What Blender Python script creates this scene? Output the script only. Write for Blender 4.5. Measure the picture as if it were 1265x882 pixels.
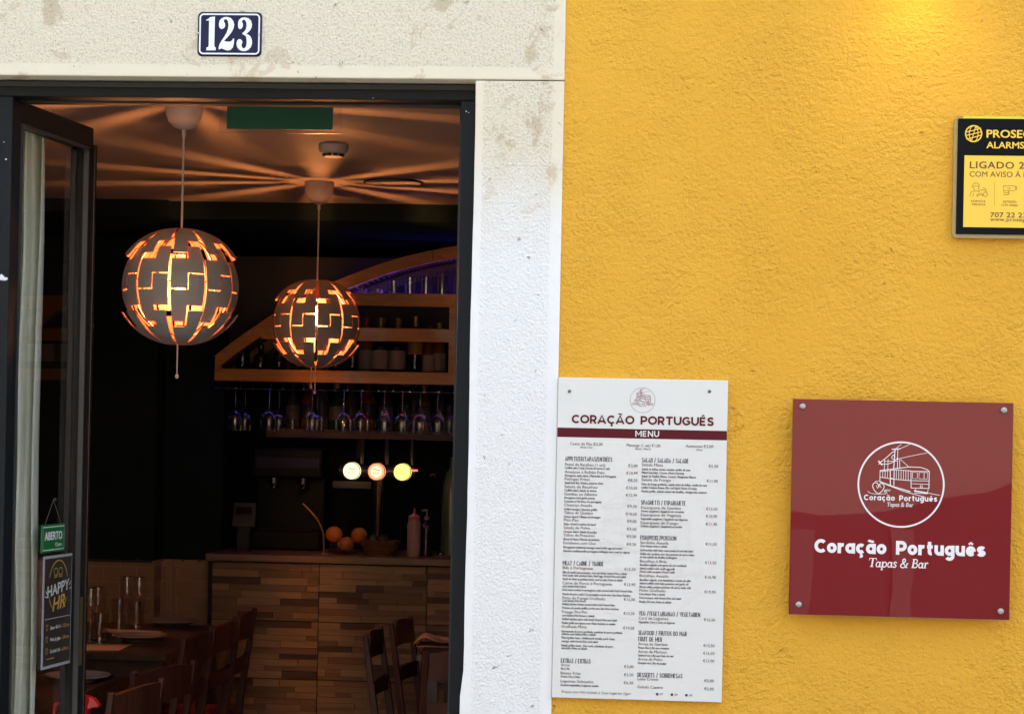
import bpy, bmesh, math, random
from mathutils import Vector, Matrix
random.seed(7)
R = math.radians
for o in list(bpy.data.objects): bpy.data.objects.remove(o)
SC = bpy.context.scene
COL = SC.collection
W, H = 1265, 882
EYE = 1.66
F_PX, YAW, PITCH, ROLL, YC = 2450.0, R(3.809), R(.202), R(1.19), 525.0
CAM = Vector((0, -4.62, EYE))

# ------------------------------------------------------------------ camera
def cam_axes():
    cy, sy, cp, sp = math.cos(YAW), math.sin(YAW), math.cos(PITCH), math.sin(PITCH)
    fwd = Vector((-sy*cp, cy*cp, sp)); right = Vector((cy, sy, 0)); up = right.cross(fwd)
    c, s = math.cos(ROLL), math.sin(ROLL)
    return fwd, right*c + up*s, up*c - right*s
FWD, RGT, UPV = cam_axes()
cd = bpy.data.cameras.new('camera'); cam = bpy.data.objects.new('camera', cd); COL.objects.link(cam)
m3 = Matrix((RGT, UPV, -FWD)).transposed()
cam.matrix_world = Matrix.Translation(CAM) @ m3.to_4x4()
cd.sensor_width = 36; cd.sensor_fit = 'HORIZONTAL'; cd.lens = F_PX/W*36
cd.shift_y = (YC - H/2)/W
cd.clip_end = 400; cd.clip_start = .05
SC.camera = cam
# ------------------------------------------------------------------ world, sun, exposure
SUN_EL, SUN_AZ = R(60), R(28)       # azimuth from +Y towards +X
wd = bpy.data.worlds.new('World'); SC.world = wd; wd.use_nodes = True
nt = wd.node_tree; nt.nodes.clear()
sky = nt.nodes.new('ShaderNodeTexSky'); sky.sky_type = 'NISHITA'; sky.sun_disc = False
sky.sun_elevation = SUN_EL; sky.sun_rotation = SUN_AZ; sky.dust_density = 3.0; sky.ozone_density = .6
bg = nt.nodes.new('ShaderNodeBackground'); bg.inputs['Strength'].default_value = .15
wo = nt.nodes.new('ShaderNodeOutputWorld')
tint = nt.nodes.new('ShaderNodeMix'); tint.data_type = 'RGBA'; tint.blend_type = 'MULTIPLY'; tint.inputs[0].default_value = 1
tint.inputs[7].default_value = (1, .955, .83, 1)        # warm tint put on the sky light in place of a white balance
nt.links.new(sky.outputs[0], tint.inputs[6]); nt.links.new(tint.outputs[2], bg.inputs[0]); nt.links.new(bg.outputs[0], wo.inputs[0])
sl = bpy.data.lights.new('sun', 'SUN'); sl.energy = 2.4; sl.angle = R(.53); sl.color = (1, .96, .9)
so = bpy.data.objects.new('sun', sl); COL.objects.link(so)
sd = Vector((math.sin(SUN_AZ)*math.cos(SUN_EL), math.cos(SUN_AZ)*math.cos(SUN_EL), math.sin(SUN_EL)))
so.rotation_euler = sd.to_track_quat('Z', 'Y').to_euler(); so.location = sd*30
SC.view_settings.view_transform = 'Standard'; SC.view_settings.look = 'None'
SC.view_settings.gamma = 1; SC.view_settings.use_curve_mapping = False
SC.view_settings.exposure = 2.95
SC.render.engine = 'CYCLES'
SC.cycles.use_denoising = True
SC.cycles.max_bounces = 10; SC.cycles.transparent_max_bounces = 16; SC.cycles.transmission_bounces = 8
SC.cycles.sample_clamp_indirect = 6; SC.cycles.caustics_reflective = False; SC.cycles.caustics_refractive = False

# ------------------------------------------------------------------ placing helpers
def ray(px, py): return FWD*F_PX + RGT*(px - W/2) - UPV*(py - YC)
def aY(px, py, Y=0.0):
    d = ray(px, py); return CAM + d*((Y - CAM.y)/d.y)
def aZ(px, py, Z):
    d = ray(px, py); return CAM + d*((Z - EYE)/d.z)
PXM = 1/530.0

# ------------------------------------------------------------------ materials
def lin(c): return tuple(((v/12.92) if v <= .04045 else ((v+.055)/1.055)**2.4) for v in c)
MATS = {}
def mat(name, color, rough=.5, metal=0., var=.12, vscale=6., bump=0., bscale=120., coat=0., spec=.5, emit=None, estr=0., stretch=None, trans=0.):
    if name in MATS: return MATS[name]
    m = bpy.data.materials.new(name); m.use_nodes = True; n = m.node_tree; L = n.links
    b = n.nodes['Principled BSDF']
    b.inputs['Roughness'].default_value = rough; b.inputs['Metallic'].default_value = metal
    b.inputs['Coat Weight'].default_value = coat; b.inputs['Specular IOR Level'].default_value = spec
    b.inputs['Transmission Weight'].default_value = trans
    tc = n.nodes.new('ShaderNodeTexCoord'); mp = n.nodes.new('ShaderNodeMapping')
    L.new(tc.outputs['Object'], mp.inputs[0])
    if stretch: mp.inputs['Scale'].default_value = stretch
    nz = n.nodes.new('ShaderNodeTexNoise'); nz.inputs['Scale'].default_value = vscale; nz.inputs['Detail'].default_value = 5
    L.new(mp.outputs[0], nz.inputs['Vector'])
    mx = n.nodes.new('ShaderNodeMix'); mx.data_type = 'RGBA'
    mx.inputs[6].default_value = (*[c*(1-var) for c in color], 1); mx.inputs[7].default_value = (*[min(1, c*(1+var)) for c in color], 1)
    L.new(nz.outputs['Fac'], mx.inputs[0]); L.new(mx.outputs[2], b.inputs['Base Color'])
    rr = n.nodes.new('ShaderNodeMapRange'); rr.inputs[3].default_value = max(0, rough*.82); rr.inputs[4].default_value = min(1, rough*1.18)
    L.new(nz.outputs['Fac'], rr.inputs[0]); L.new(rr.outputs[0], b.inputs['Roughness'])
    if bump:
        n2 = n.nodes.new('ShaderNodeTexNoise'); n2.inputs['Scale'].default_value = bscale; n2.inputs['Detail'].default_value = 4
        L.new(mp.outputs[0], n2.inputs['Vector'])
        bp = n.nodes.new('ShaderNodeBump'); bp.inputs['Distance'].default_value = bump; bp.inputs['Strength'].default_value = 1
        L.new(n2.outputs['Fac'], bp.inputs['Height']); L.new(bp.outputs[0], b.inputs['Normal'])
    if emit:
        b.inputs['Emission Color'].default_value = (*emit, 1); b.inputs['Emission Strength'].default_value = estr
    MATS[name] = m; return m

def glass_mat(name, tint=(1, 1, 1), ior=1.5, rough=.0):
    if name in MATS: return MATS[name]
    m = bpy.data.materials.new(name); m.use_nodes = True; n = m.node_tree; n.nodes.clear(); L = n.links
    out = n.nodes.new('ShaderNodeOutputMaterial'); mix = n.nodes.new('ShaderNodeMixShader')
    t = n.nodes.new('ShaderNodeBsdfTransparent'); t.inputs[0].default_value = (*tint, 1)
    g = n.nodes.new('ShaderNodeBsdfGlossy'); g.inputs['Roughness'].default_value = rough
    fr = n.nodes.new('ShaderNodeFresnel'); fr.inputs[0].default_value = ior
    geo = n.nodes.new('ShaderNodeNewGeometry')      # use the same reflectance for both faces of the pane
    iv = n.nodes.new('ShaderNodeMath'); iv.operation = 'MULTIPLY_ADD'
    iv.inputs[1].default_value = 1/ior - ior; iv.inputs[2].default_value = ior
    L.new(geo.outputs['Backfacing'], iv.inputs[0])
    L.new(iv.outputs[0], fr.inputs[0])
    fr2 = n.nodes.new('ShaderNodeLayerWeight')
    pw = n.nodes.new('ShaderNodeMath'); pw.operation = 'POWER'; pw.inputs[1].default_value = 3.3 if name == 'window_glass' else 4.2
    fr2.inputs['Blend'].default_value = .5
    L.new(fr2.outputs['Facing'], pw.inputs[0])
    ma = n.nodes.new('ShaderNodeMath'); ma.operation = 'MULTIPLY_ADD'; ma.inputs[1].default_value = .9; ma.inputs[2].default_value = .13 if name == 'drinking_glass' else .04
    L.new(pw.outputs[0], ma.inputs[0])
    L.new(ma.outputs[0], mix.inputs[0]); L.new(t.outputs[0], mix.inputs[1]); L.new(g.outputs[0], mix.inputs[2]); L.new(mix.outputs[0], out.inputs[0])
    n.nodes.remove(fr); n.nodes.remove(geo); n.nodes.remove(iv)
    MATS[name] = m; return m

def new_nodes(name):
    m = bpy.data.materials.new(name); m.use_nodes = True; n = m.node_tree
    return m, n, n.links, n.nodes['Principled BSDF']
def N(n, t, **kw):
    x = n.nodes.new(t)
    for k, v in kw.items():
        if k.startswith('i_'): x.inputs[k[2:].replace('_', ' ')].default_value = v
        else: setattr(x, k, v)
    return x
def math_node(n, op, a, b=None, c=None, clamp=False):
    x = n.nodes.new('ShaderNodeMath'); x.operation = op; x.use_clamp = clamp
    for i, v in enumerate((a, b, c)):
        if v is None: continue
        if isinstance(v, (int, float)): x.inputs[i].default_value = v
        else: n.links.new(v, x.inputs[i])
    return x.outputs[0]
def mixc(n, fac, a, b, mode='MIX'):
    x = n.nodes.new('ShaderNodeMix'); x.data_type = 'RGBA'; x.blend_type = mode
    for i, v in ((0, fac), (6, a), (7, b)):
        if isinstance(v, (int, float)): x.inputs[i].default_value = v
        elif isinstance(v, tuple): x.inputs[i].default_value = (*v, 1)
        else: n.links.new(v, x.inputs[i])
    return x.outputs[2]
def ramp(n, v, a, b, smooth=True):
    x = n.nodes.new('ShaderNodeMapRange'); x.interpolation_type = 'SMOOTHSTEP' if smooth else 'LINEAR'
    x.inputs[1].default_value = a; x.inputs[2].default_value = b
    n.links.new(v, x.inputs[0]); return x.outputs[0]
def noise(n, vec, scale, detail=4, rough=.5, dist=0.):
    x = n.nodes.new('ShaderNodeTexNoise'); x.inputs['Scale'].default_value = scale; x.inputs['Detail'].default_value = detail
    x.inputs['Roughness'].default_value = rough; x.inputs['Distortion'].default_value = dist
    n.links.new(vec, x.inputs['Vector']); return x.outputs['Fac']
def bumpn(n, h, dist, prev=None, strength=1.):
    x = n.nodes.new('ShaderNodeBump'); x.inputs['Distance'].default_value = dist; x.inputs['Strength'].default_value = strength
    n.links.new(h, x.inputs['Height'])
    if prev is not None: n.links.new(prev, x.inputs['Normal'])
    return x.outputs[0]

def plaster_mat():
    m, n, L, b = new_nodes('yellow_plaster')
    tc = N(n, 'ShaderNodeTexCoord'); v = tc.outputs['Object']
    big = noise(n, v, 2.2, 4); mid = noise(n, v, 9, 5, .6); fine = noise(n, v, 190, 3, .6); med = noise(n, v, 66, 2, .5, .1)
    mp = N(n, 'ShaderNodeMapping'); mp.inputs['Scale'].default_value = (1, 1, 2.6); mp.inputs['Rotation'].default_value = (0, R(24), 0)
    L.new(v, mp.inputs[0]); trowel = noise(n, mp.outputs[0], 14, 6, .65, 1.2)
    col = mixc(n, ramp(n, big, .3, .7), (.665, .345, .033), (.70, .372, .040))
    col = mixc(n, math_node(n, 'MULTIPLY', ramp(n, mid, .55, .8), .35), col, (.63, .315, .016))
    pits = noise(n, v, 26, 2, .5); pm = ramp(n, pits, .735, .79)
    col = mixc(n, math_node(n, 'MULTIPLY', pm, .3), col, (.42, .22, .03))
    L.new(col, b.inputs['Base Color']); b.inputs['Roughness'].default_value = .62
    b.inputs['Specular IOR Level'].default_value = .12
    amp = ramp(n, noise(n, v, 5, 3, .6), .32, .68)
    grain = noise(n, v, 105, 1.5, .5); ripple = noise(n, v, 46, 2, .5)
    def cen(x, g0, g1): return math_node(n, 'MULTIPLY', math_node(n, 'SUBTRACT', x, .5), math_node(n, 'MULTIPLY_ADD', amp, g1-g0, g0))
    nb = bumpn(n, trowel, .0016)
    nb = bumpn(n, cen(ripple, .25, 1.0), .0034, nb)
    nb = bumpn(n, cen(grain, .5, 1.25), .0048, nb)
    nb = bumpn(n, cen(fine, .5, 1.0), .0036, nb)
    dent = noise(n, v, 7.5, 2, .4); dm = ramp(n, dent, .70, .735)
    nb = bumpn(n, math_node(n, 'MULTIPLY', dm, cen(ripple, 1., 1.)), .012, nb)
    hp = math_node(n, 'MULTIPLY', pm, -1.0)
    nb = bumpn(n, hp, .003, nb)
    L.new(nb, b.inputs['Normal'])
    return m

def stone_mat(x_in, x_out, z_lo, z_hi, name):
    """Painted bush-hammered limestone: smooth dressed margins, pitted field, tan wear high up."""
    m, n, L, b = new_nodes(name)
    tc = N(n, 'ShaderNodeTexCoord'); v = tc.outputs['Object']
    sp = N(n, 'ShaderNodeSeparateXYZ'); L.new(v, sp.inputs[0]); x, z = sp.outputs[0], sp.outputs[2]
    wob = math_node(n, 'MULTIPLY_ADD', noise(n, v, 40, 4), .006, -.003)
    def edge(c, lim, sgn, w):
        d = math_node(n, 'MULTIPLY', math_node(n, 'SUBTRACT', c, lim), sgn)
        return ramp(n, math_node(n, 'ADD', d, wob), w-.0015, w+.0015)
    msk = edge(x, x_out, -1, .026)
    if x_in is not None: msk = math_node(n, 'MULTIPLY', msk, edge(x, x_in, 1, .019))
    if z_lo is not None: msk = math_node(n, 'MULTIPLY', msk, edge(z, z_lo, 1, .030))
    fine = noise(n, v, 150, 3, .62); med = noise(n, v, 60, 5, .65); tiny = noise(n, v, 260, 2, .5)
    big = noise(n, v, 5, 6, .62, .4); big2 = noise(n, v, 11, 5, .6, .8)
    hgt = ramp(n, math_node(n, 'ADD', z, math_node(n, 'MULTIPLY_ADD', big, .35, -.175)), 2.02, 2.40)
    white = (.755, .75, .715); cream = (.69, .615, .455); tan = (.45, .33, .18)
    base = mixc(n, hgt, white, cream)
    wear = math_node(n, 'MULTIPLY', ramp(n, big, .575, .625), hgt)
    base = mixc(n, math_node(n, 'MULTIPLY', wear, .62), base, tan)
    wear2 = math_node(n, 'MULTIPLY', ramp(n, big2, .605, .645), math_node(n, 'MULTIPLY_ADD', hgt, .9, .04))
    base = mixc(n, math_node(n, 'MULTIPLY', wear2, .75), base, (.56, .45, .30))
    speck = math_node(n, 'MULTIPLY', ramp(n, fine, .52, .66), math_node(n, 'MULTIPLY', math_node(n, 'MULTIPLY_ADD', hgt, .75, .05), msk))
    base = mixc(n, math_node(n, 'MULTIPLY', speck, .70), base, (.46, .41, .31))
    sp2 = math_node(n, 'MULTIPLY', ramp(n, tiny, .54, .68), math_node(n, 'MULTIPLY', math_node(n, 'MULTIPLY_ADD', hgt, .8, .06), msk))
    base = mixc(n, math_node(n, 'MULTIPLY', sp2, .70), base, (.36, .31, .22))
    pit = noise(n, v, 34, 3, .55, .3); pm = math_node(n, 'MULTIPLY', ramp(n, pit, .675, .73), msk)
    base = mixc(n, math_node(n, 'MULTIPLY', pm, .6), base, (.30, .27, .23))
    chipn = noise(n, v, 62, 2, .5, .6); ck = math_node(n, 'MULTIPLY', math_node(n, 'MULTIPLY', ramp(n, chipn, .70, .725), ramp(n, noise(n, v, 9, 2), .46, .60)), math_node(n, 'MULTIPLY_ADD', hgt, .75, .25))
    base = mixc(n, math_node(n, 'MULTIPLY', ck, .75), base, (.20, .175, .135))
    scratch = N(n, 'ShaderNodeMapping'); scratch.inputs['Scale'].default_value = (60, 60, 4); L.new(v, scratch.inputs[0])
    sc = ramp(n, noise(n, scratch.outputs[0], 1, 3), .66, .75)
    mg = math_node(n, 'MULTIPLY', math_node(n, 'SUBTRACT', 1.0, msk), sc)
    base = mixc(n, math_node(n, 'MULTIPLY', mg, .45), base, (.50, .52, .54))
    L.new(base, b.inputs['Base Color']); b.inputs['Roughness'].default_value = .7; b.inputs['Specular IOR Level'].default_value = .3
    h1 = math_node(n, 'MULTIPLY', math_node(n, 'SUBTRACT', fine, .52), msk); h2 = math_node(n, 'MULTIPLY', math_node(n, 'SUBTRACT', med, .52), msk)
    nb = bumpn(n, msk, .0003)
    nb = bumpn(n, h2, .0022, nb); nb = bumpn(n, h1, .0046, nb)
    nb = bumpn(n, math_node(n, 'MULTIPLY', pm, -1.), .004, nb)
    nb = bumpn(n, noise(n, v, 22, 3), .002, nb)
    L.new(nb, b.inputs['Normal'])
    return m

def wood_mat(name, c1, c2, rough=.5, axis=(1, 12, 12), scale=3., coat=0.):
    if name in MATS: return MATS[name]
    m, n, L, b = new_nodes(name)
    tc = N(n, 'ShaderNodeTexCoord'); mp = N(n, 'ShaderNodeMapping'); mp.inputs['Scale'].default_value = axis
    L.new(tc.outputs['Object'], mp.inputs[0])
    g = noise(n, mp.outputs[0], scale, 6, .6, .8); g2 = noise(n, mp.outputs[0], scale*5, 4, .6)
    col = mixc(n, ramp(n, g, .35, .65), c1, c2)
    col = mixc(n, math_node(n, 'MULTIPLY', ramp(n, g2, .5, .7), .35), col, tuple(c*.5 for c in c1))
    L.new(col, b.inputs['Base Color']); b.inputs['Roughness'].default_value = rough; b.inputs['Coat Weight'].default_value = coat
    L.new(bumpn(n, g2, .0006), b.inputs['Normal'])
    MATS[name] = m; return m

# ------------------------------------------------------------------ mesh builder
class MB:
    def __init__(s): s.v, s.f, s.mi = [], [], []
    def add(s, vs, fs, mi=0):
        o = len(s.v); s.v += [tuple(p) for p in vs]; s.f += [tuple(i+o for i in f) for f in fs]; s.mi += [mi]*len(fs); return s
    def box(s, x0, x1, y0, y1, z0, z1, mi=0):
        return s.add([(x, y, z) for x in (x0, x1) for y in (y0, y1) for z in (z0, z1)],
                     [(0, 1, 3, 2), (4, 6, 7, 5), (0, 4, 5, 1), (2, 3, 7, 6), (0, 2, 6, 4), (1, 5, 7, 3)], mi)
    def obox(s, a, b, w, d, up=(0, 0, 1), mi=0, w2=None, d2=None):
        a, b = Vector(a), Vector(b); t = (b-a).normalized(); u = Vector(up)
        sx = t.cross(u)
        if sx.length < 1e-5: sx = t.cross(Vector((1, 0, 0)))
        sx.normalize(); sy = sx.cross(t)
        w2 = w if w2 is None else w2; d2 = d if d2 is None else d2
        vs = [p + sx*i*ww/2 + sy*j*dd/2 for p, ww, dd in ((a, w, d), (b, w2, d2)) for i, j in ((-1, -1), (1, -1), (1, 1), (-1, 1))]
        return s.add(vs, [(3, 2, 1, 0), (4, 5, 6, 7), (0, 1, 5, 4), (1, 2, 6, 5), (2, 3, 7, 6), (3, 0, 4, 7)], mi)
    def tube(s, pts, r, seg=10, mi=0, cap=True):
        pts = [Vector(p) for p in pts]; n = len(pts); rs = r if isinstance(r, (list, tuple)) else [r]*n
        rings = []; ref = None
        for i, p in enumerate(pts):
            t = (pts[min(i+1, n-1)] - pts[max(i-1, 0)]).normalized()
            if ref is None:
                ref = Vector((0, 0, 1)) if abs(t.z) < .9 else Vector((1, 0, 0))
            a = t.cross(ref).normalized(); bb = a.cross(t); ref = bb
            rings.append([p + (a*math.cos(2*math.pi*k/seg) + bb*math.sin(2*math.pi*k/seg))*rs[i] for k in range(seg)])
        vs = [q for rg in rings for q in rg]; fs = []
        for i in range(n-1):
            for k in range(seg):
                k2 = (k+1) % seg; fs.append((i*seg+k, i*seg+k2, (i+1)*seg+k2, (i+1)*seg+k))
        if cap: fs += [tuple(range(seg))[::-1], tuple((n-1)*seg+k for k in range(seg))]
        return s.add(vs, fs, mi)
    def lathe(s, prof, c=(0, 0, 0), seg=24, mi=0, axis='Z'):
        c = Vector(c); vs, fs = [], []; n = len(prof)
        for r, h in prof:
            for k in range(seg):
                a = 2*math.pi*k/seg
                p = Vector((r*math.cos(a), r*math.sin(a), h)) if axis == 'Z' else Vector((r*math.cos(a), h, r*math.sin(a)))
                vs.append(c+p)
        for i in range(n-1):
            for k in range(seg):
                k2 = (k+1) % seg
                q = (i*seg+k, i*seg+k2, (i+1)*seg+k2, (i+1)*seg+k)
                fs.append(q if axis == 'Z' else q[::-1])
        if prof[0][0] > 1e-6: fs.append(tuple(range(seg))[::-1])
        if prof[-1][0] > 1e-6: fs.append(tuple((n-1)*seg+k for k in range(seg)))
        return s.add(vs, fs, mi)
    def prism(s, poly, y0, y1, mi=0):       # poly in x,z
        n = len(poly)
        vs = [(x, y0, z) for x, z in poly] + [(x, y1, z) for x, z in poly]
        fs = [tuple(range(n)), tuple(range(n, 2*n))[::-1]] + [(i, i+n, (i+1) % n+n, (i+1) % n) for i in range(n)]
        return s.add(vs, fs, mi)
    def build(s, name, mats, parent=None, smooth=False, bevel=0., bseg=2, local=False, autosm=None):
        me = bpy.data.meshes.new(name)
        org = Vector((0, 0, 0))
        if parent is not None and not local:
            q = parent
            while q is not None: org += q.location; q = q.parent
        me.from_pydata([tuple(Vector(p)-org) for p in s.v], [], s.f)
        if not isinstance(mats, (list, tuple)): mats = [mats]
        for m in mats: me.materials.append(m)
        for p, i in zip(me.polygons, s.mi): p.material_index = i
        bm = bmesh.new(); bm.from_mesh(me)
        bmesh.ops.remove_doubles(bm, verts=bm.verts, dist=1e-6) if smooth else None
        if s.norm: bmesh.ops.recalc_face_normals(bm, faces=bm.faces)
        bm.to_mesh(me); bm.free()
        if smooth:
            for p in me.polygons: p.use_smooth = True
            try: me.set_sharp_from_angle(angle=R(autosm or 40))
            except Exception: pass
        o = bpy.data.objects.new(name, me); COL.objects.link(o)
        if parent is not None: o.parent = parent
        if bevel:
            md = o.modifiers.new('bevel', 'BEVEL'); md.width = bevel; md.segments = bseg; md.limit_method = 'ANGLE'; md.angle_limit = R(40)
        return o
    norm = True
def tag(o, label=None, cat=None, group=None, kind=None):
    if label: o['label'] = label
    if cat: o['category'] = cat
    if group: o['group'] = group
    if kind: o['kind'] = kind
    return o
def thing(name, label, cat, loc=(0, 0, 0), rotz=0., group=None):
    o = bpy.data.objects.new(name, None); COL.objects.link(o); o.empty_display_size = .05
    o.location = loc; o.rotation_euler = (0, 0, rotz); return tag(o, label, cat, group)
def struct(mb, name, m, **kw): return tag(mb.build(name, m, **kw), kind='structure')
def dup(root, loc, rotz=0., label=None, group=None):
    r = root.copy(); COL.objects.link(r); r.location = loc; r.rotation_euler = (0, 0, rotz)
    if label: r['label'] = label
    if group: r['group'] = group
    for ch in [c for c in ALLCH(root)]:
        c = ch.copy(); COL.objects.link(c); c.parent = r
        for g in ALLCH(ch):
            d = g.copy(); COL.objects.link(d); d.parent = c
    return r
def ALLCH(root): return [o for o in bpy.data.objects if o.parent == root]
def relabel(r, label): r['label'] = label

# ------------------------------------------------------------------ lettering helpers (flat print on signs)
_cap = {}
def glyphs(s, offset=0., shear=0., spacing=1., res=3):
    cu = bpy.data.curves.new('lettering', 'FONT'); cu.body = s; cu.size = 1; cu.offset = offset; cu.shear = shear
    cu.space_character = spacing; cu.resolution_u = res; cu.fill_mode = 'FRONT'
    o = bpy.data.objects.new('lettering', cu); COL.objects.link(o)
    dg = bpy.context.evaluated_depsgraph_get(); dg.update()
    me = bpy.data.meshes.new_from_object(o.evaluated_get(dg))
    vs = [(v.co.x, v.co.y) for v in me.vertices]; fs = [tuple(p.vertices) for p in me.polygons]
    bpy.data.objects.remove(o); bpy.data.curves.remove(cu); bpy.data.meshes.remove(me)
    return vs, fs
def cap_h():
    if 'c' not in _cap:
        vs, _ = glyphs('H'); _cap['c'] = max(v[1] for v in vs)
    return _cap['c']
def text(mb, s, xl, xr, zb, cap, Y, offset=0., shear=0., align='FIT', mi=0, fn=None, spacing=1.):
    """Print s so its ink spans xl..xr (FIT), or at natural width from xl (L) / up to xr (R) / centred on (xl+xr)/2 (C)."""
    vs, fs = glyphs(s, 0, shear, spacing)
    if not vs: return
    rb = offset                      # emboldening radius in em: the print is repeated with tiny shifts
    k = cap/(cap_h()+2*rb*.6); x0 = min(v[0] for v in vs)-rb; x1 = max(v[0] for v in vs)+rb
    if align == 'FIT': kx = (xr-xl)/(x1-x0); ox = xl - x0*kx
    else:
        kx = k
        ox = xl - x0*kx if align == 'L' else (xr - x1*kx if align == 'R' else (xl+xr)/2 - (x0+x1)/2*kx)
    sh = [(0, 0)]; cx_ = max(.8, min(2.2, k/kx)); 
    if rb > .009: sh = [(rb*cx_*math.cos(a), (rb*.6 if cx_ < 1.25 else .0)*math.sin(a)) for a in [2*math.pi*q/8 for q in range(8)]]
    elif rb > .007: sh = [(-rb*3.4, 0), (0, 0), (rb*3.4, 0)]
    elif rb > 0: sh = [(-rb, 0), (rb, 0)]
    for q, (dx, dz) in enumerate(sh):
        pts = [(ox+(v[0]+dx)*kx, Y-q*2.5e-5, zb+(v[1]+dz+rb*.6)*k) for v in vs]
        if fn: pts = [fn(*p) for p in pts]
        mb.add(pts, fs, mi)
_lay = [0]
def stroke(mb, pts, w, Y, mi=0, closed=False, fn=None, caps=True):
    """A flat printed line of width w (number or list) along pts in x,z."""
    P = [Vector((p[0], p[1])) for p in pts]; n = len(P)
    ws = w if isinstance(w, (list, tuple)) else [w]*n
    _lay[0] = (_lay[0]+1) % 9; y = Y - _lay[0]*4e-5
    vs = []
    for i in range(n):
        a = P[(i-1) % n] if (closed or i > 0) else P[i]; b = P[(i+1) % n] if (closed or i < n-1) else P[i]
        t = (b-a)
        if t.length < 1e-9: t = Vector((1, 0))
        t.normalize(); nn = Vector((-t.y, t.x))
        q = P[i].copy()
        if caps and not closed and i == 0: q -= t*ws[i]*.3
        if caps and not closed and i == n-1: q += t*ws[i]*.3
        yi = y - (i % 24)*4e-6       # never quite coplanar where a tight bend folds over itself
        vs += [(q.x+nn.x*ws[i]/2, yi, q.y+nn.y*ws[i]/2), (q.x-nn.x*ws[i]/2, yi, q.y-nn.y*ws[i]/2)]
    fs = [(2*i, 2*i+1, 2*i+3, 2*i+2) for i in range(n-1)]
    if closed: fs.append((2*n-2, 2*n-1, 1, 0))
    if fn: vs = [fn(*p) for p in vs]
    mb.add(vs, fs, mi)
def circ(cx, cz, r, n=48, rz=None, a0=0., a1=2*math.pi, end=False):
    rz = r if rz is None else rz
    return [(cx+r*math.cos(a0+(a1-a0)*k/(n-1 if end else n)), cz+rz*math.sin(a0+(a1-a0)*k/(n-1 if end else n))) for k in range(n)]
def smoothp(pts, k=4):
    out = []; n = len(pts); P = [Vector((*p, 0)) for p in pts]
    for i in range(n-1):
        p0, p1, p2, p3 = P[max(i-1, 0)], P[i], P[i+1], P[min(i+2, n-1)]
        for j in range(k):
            t = j/k
            q = .5*((2*p1)+(p2-p0)*t+(2*p0-5*p1+4*p2-p3)*t*t+(3*p1-p0-3*p2+p3)*t**3); out.append((q.x, q.y))
    out.append(pts[-1]); return out
def poly_fill(mb, pts, Y, mi=0):
    bm = bmesh.new(); vs = [bm.verts.new((p[0], Y, p[1])) for p in pts]
    es = [bm.edges.new((vs[i], vs[(i+1) % len(vs)])) for i in range(len(vs))]
    bmesh.ops.triangle_fill(bm, edges=es, use_beauty=True)
    bm.verts.index_update()
    mb.add([v.co.copy() for v in bm.verts], [tuple(v.index for v in f.verts) for f in bm.faces], mi); bm.free()
SERIF = {
 'T': (.80, [([(.40, 1), (.40, 0)], .17), ([(0, .965), (.80, .965)], .075), ([(.03, .98), (0, .74)], .06), ([(.77, .98), (.80, .74)], .06), ([(.20, .03), (.60, .03)], .06)]),
 'a': (.62, [(circ(.25, .30, .19, 18, .28), .115), ([(.46, .60), (.46, .10), (.52, .02), (.60, .08)], .14)]),
 'p': (.66, [([(.13, .62), (.13, -.32)], .15), ([(0, -.31), (.28, -.31)], .06), (circ(.36, .30, .21, 18, .28), .125), ([(0, .58), (.14, .61)], .06)]),
 's': (.47, [(smoothp([(.37, .48), (.28, .60), (.13, .57), (.09, .45), (.18, .35), (.30, .27), (.36, .15), (.25, .03), (.11, .03), (.04, .15)], 3), .115)]),
 '&': (.98, [(smoothp([(.80, .46), (.66, .14), (.42, .0), (.18, .05), (.09, .24), (.22, .44), (.46, .62), (.52, .82), (.42, .97), (.28, .94), (.23, .78), (.32, .55), (.56, .24), (.72, .05), (.86, .03)], 3), .12), ([(.66, .48), (.92, .48)], .06)]),
 'B': (.74, [([(.17, 0), (.17, 1)], .17), (smoothp([(.16, .96), (.40, .96), (.55, .85), (.53, .64), (.38, .53), (.16, .53)], 3), .10), (smoothp([(.36, .53), (.60, .43), (.63, .2), (.48, .05), (.16, .04)], 3), .11), ([(.02, .03), (.24, .03)], .06), ([(.02, .97), (.24, .97)], .06)]),
 'r': (.47, [([(.14, .62), (.14, 0)], .15), (smoothp([(.14, .38), (.24, .56), (.36, .60), (.41, .48)], 3), .10), ([(0, .03), (.30, .03)], .06), ([(.02, .58), (.14, .61)], .06)]),
 ' ': (.30, [])}
def serif_text(mb, s, xl, xr, zb, cap, Y, mi=0, slant=.2):
    tot = sum(SERIF[c][0] for c in s); k = (xr-xl)/tot; x = 0
    for c in s:
        adv, strokes = SERIF[c]
        for pts, w in strokes:
            closed = len(pts) == 18
            pp = [(xl+(x+p[0])*k + slant*(p[1])*cap*.8, zb+p[1]*cap) for p in pts]
            stroke(mb, pp, w*(k+cap)/2, Y, mi, closed=closed, caps=False)
        x += adv

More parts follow.
